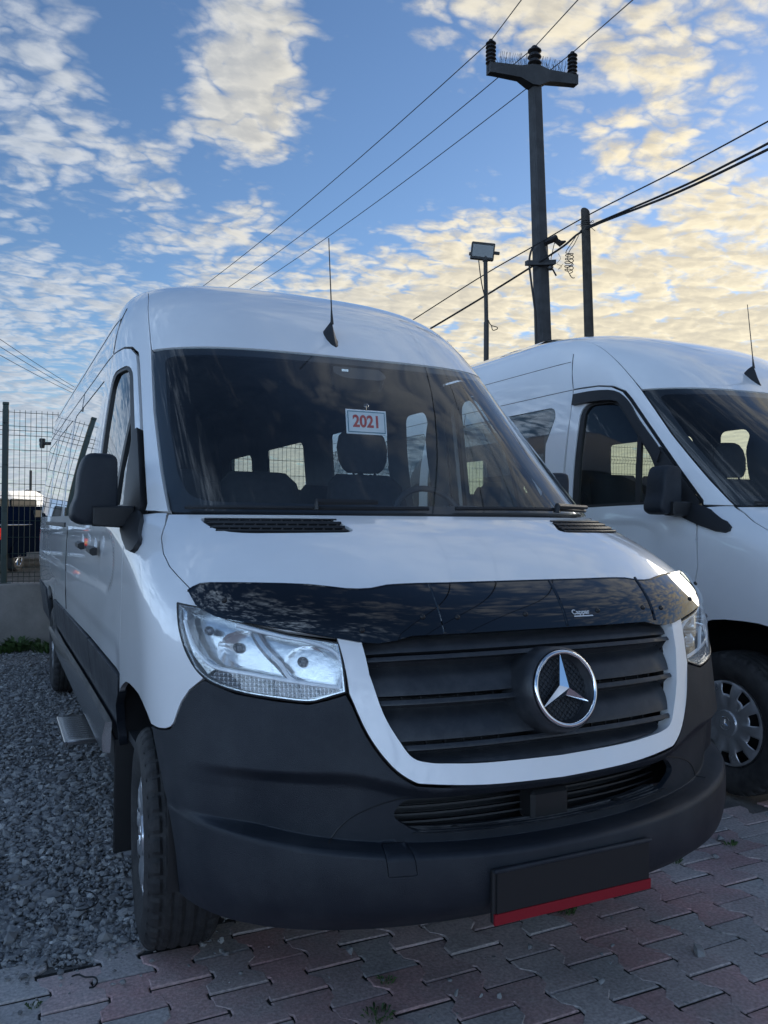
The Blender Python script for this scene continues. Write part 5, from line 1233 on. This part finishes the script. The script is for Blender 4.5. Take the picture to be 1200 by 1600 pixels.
# ------------------------------------------------------------------ small plants and litter
def leafmat(name, c):
    m, nt, b = new_mat(name); N = nt.nodes.new; L = nt.links.new; b.inputs['Roughness'].default_value = .6
    gm = N('ShaderNodeNewGeometry'); n = N('ShaderNodeTexNoise'); n.inputs['Scale'].default_value = 14; L(gm.outputs['Position'], n.inputs['Vector']); r = N('ShaderNodeMapRange'); L(n.outputs[0], r.inputs[0]); r.inputs[1].default_value = .3; r.inputs[2].default_value = .7; r.inputs[3].default_value = .6; r.inputs[4].default_value = 1.5
    s_ = N('ShaderNodeVectorMath'); s_.operation = 'SCALE'; s_.inputs[0].default_value = c; L(r.outputs[0], s_.inputs['Scale']); L(s_.outputs[0], b.inputs['Base Color']); return m
M['leaf'] = leafmat('weed_leaf', (.045, .085, .022))
def weed(loc, r, h, n, label, seed):
    rr = random.Random(seed); mb = MB()
    for k in range(n):
        a_ = rr.uniform(0, 6.283); d = r * math.sqrt(rr.random()) * .6; L_ = rr.uniform(.4, 1.0) * h; w = L_ * rr.uniform(.16, .30); b0 = Vector((d * math.cos(a_), d * math.sin(a_), 0)); t_ = a_ + rr.uniform(-.7, .7)
        dr = Vector((math.cos(t_), math.sin(t_), 0)); sd_ = Vector((-dr.y, dr.x, 0)); el = rr.uniform(.4, 1.3); P1 = b0 + dr * L_ * .4 * math.cos(el) + Vector((0, 0, L_ * .6 * math.sin(el))); P2 = b0 + dr * L_ * math.cos(el) * .9 + Vector((0, 0, L_ * (.75 * math.sin(el))))
        mb.add([b0 - sd_ * w * .1, b0 + sd_ * w * .1, P1 + sd_ * w * .5 + Vector((0, 0, .004)), P1 - Vector((0, 0, .002)), P1 - sd_ * w * .5 + Vector((0, 0, .004)), P2], [(0, 3, 4), (0, 1, 3), (1, 2, 3), (3, 2, 5), (3, 5, 4)])
    o = mb.build('weed', M['leaf'], flat=True); o.location = loc; return tag(o, label, 'weed', 'weeds')
weed((-1.18, 7.62, 0), .22, .22, 130, 'leafy green weed at the foot of the concrete wall left of the van', 1)
weed((-.86, 7.45, 0), .26, .20, 120, 'spreading weed under the rear of the nearer van by the wall', 2)
weed((-1.32, 7.55, 0), .18, .13, 70, 'small weed at the wall foot on the far left', 3)
g = lambda px, py: (lambda d: Vector(CAM_POS) + d * (-CAM_POS[2] / d.z))(_f + _r2 * ((px - 600) / 1278.4) - _u2 * ((py - 800) / 1278.4))
for k, (px_a, py_a, r_, h_, n_l, lab) in enumerate(((1143, 1321, .03, .035, 30, 'tiny weed between pavers right of the bumper'), (1052, 1346, .05, .03, 40, 'tuft of weed between pavers behind the blank plate'), (885, 1424, .06, .04, 50, 'weed tuft in the paver joint just below the blank plate'), (603, 1535, .03, .03, 22, 'small weed in a paver joint near the bottom of the picture'), (590, 1590, .06, .035, 40, 'low weed patch in the pavers at the bottom edge'), (52, 1575, .03, .02, 20, 'sprig of weed on the pavers at the lower left'))):
    weed(g(px_a, py_a), r_, h_, n_l, lab, 20 + k)
for k, (pts, lab) in enumerate((([(112, 1532), (122, 1529), (133, 1533), (147, 1533), (152, 1540), (147, 1548), (139, 1550)], 'bent piece of thin black wire lying on the pavers'), ([(118, 1432), (132, 1431), (148, 1424), (153, 1415), (145, 1405), (134, 1402)], 'curl of thin black wire lying on the gravel'))):
    w = MB().tube([Vector(p) + Vector((0, 0, .012 + .01 * k)) for p in smooth_path([tuple(g(*q)) for q in pts], 5)], .0028, 5).build('wire_scrap', M['cable']); tag(w, lab, 'wire')
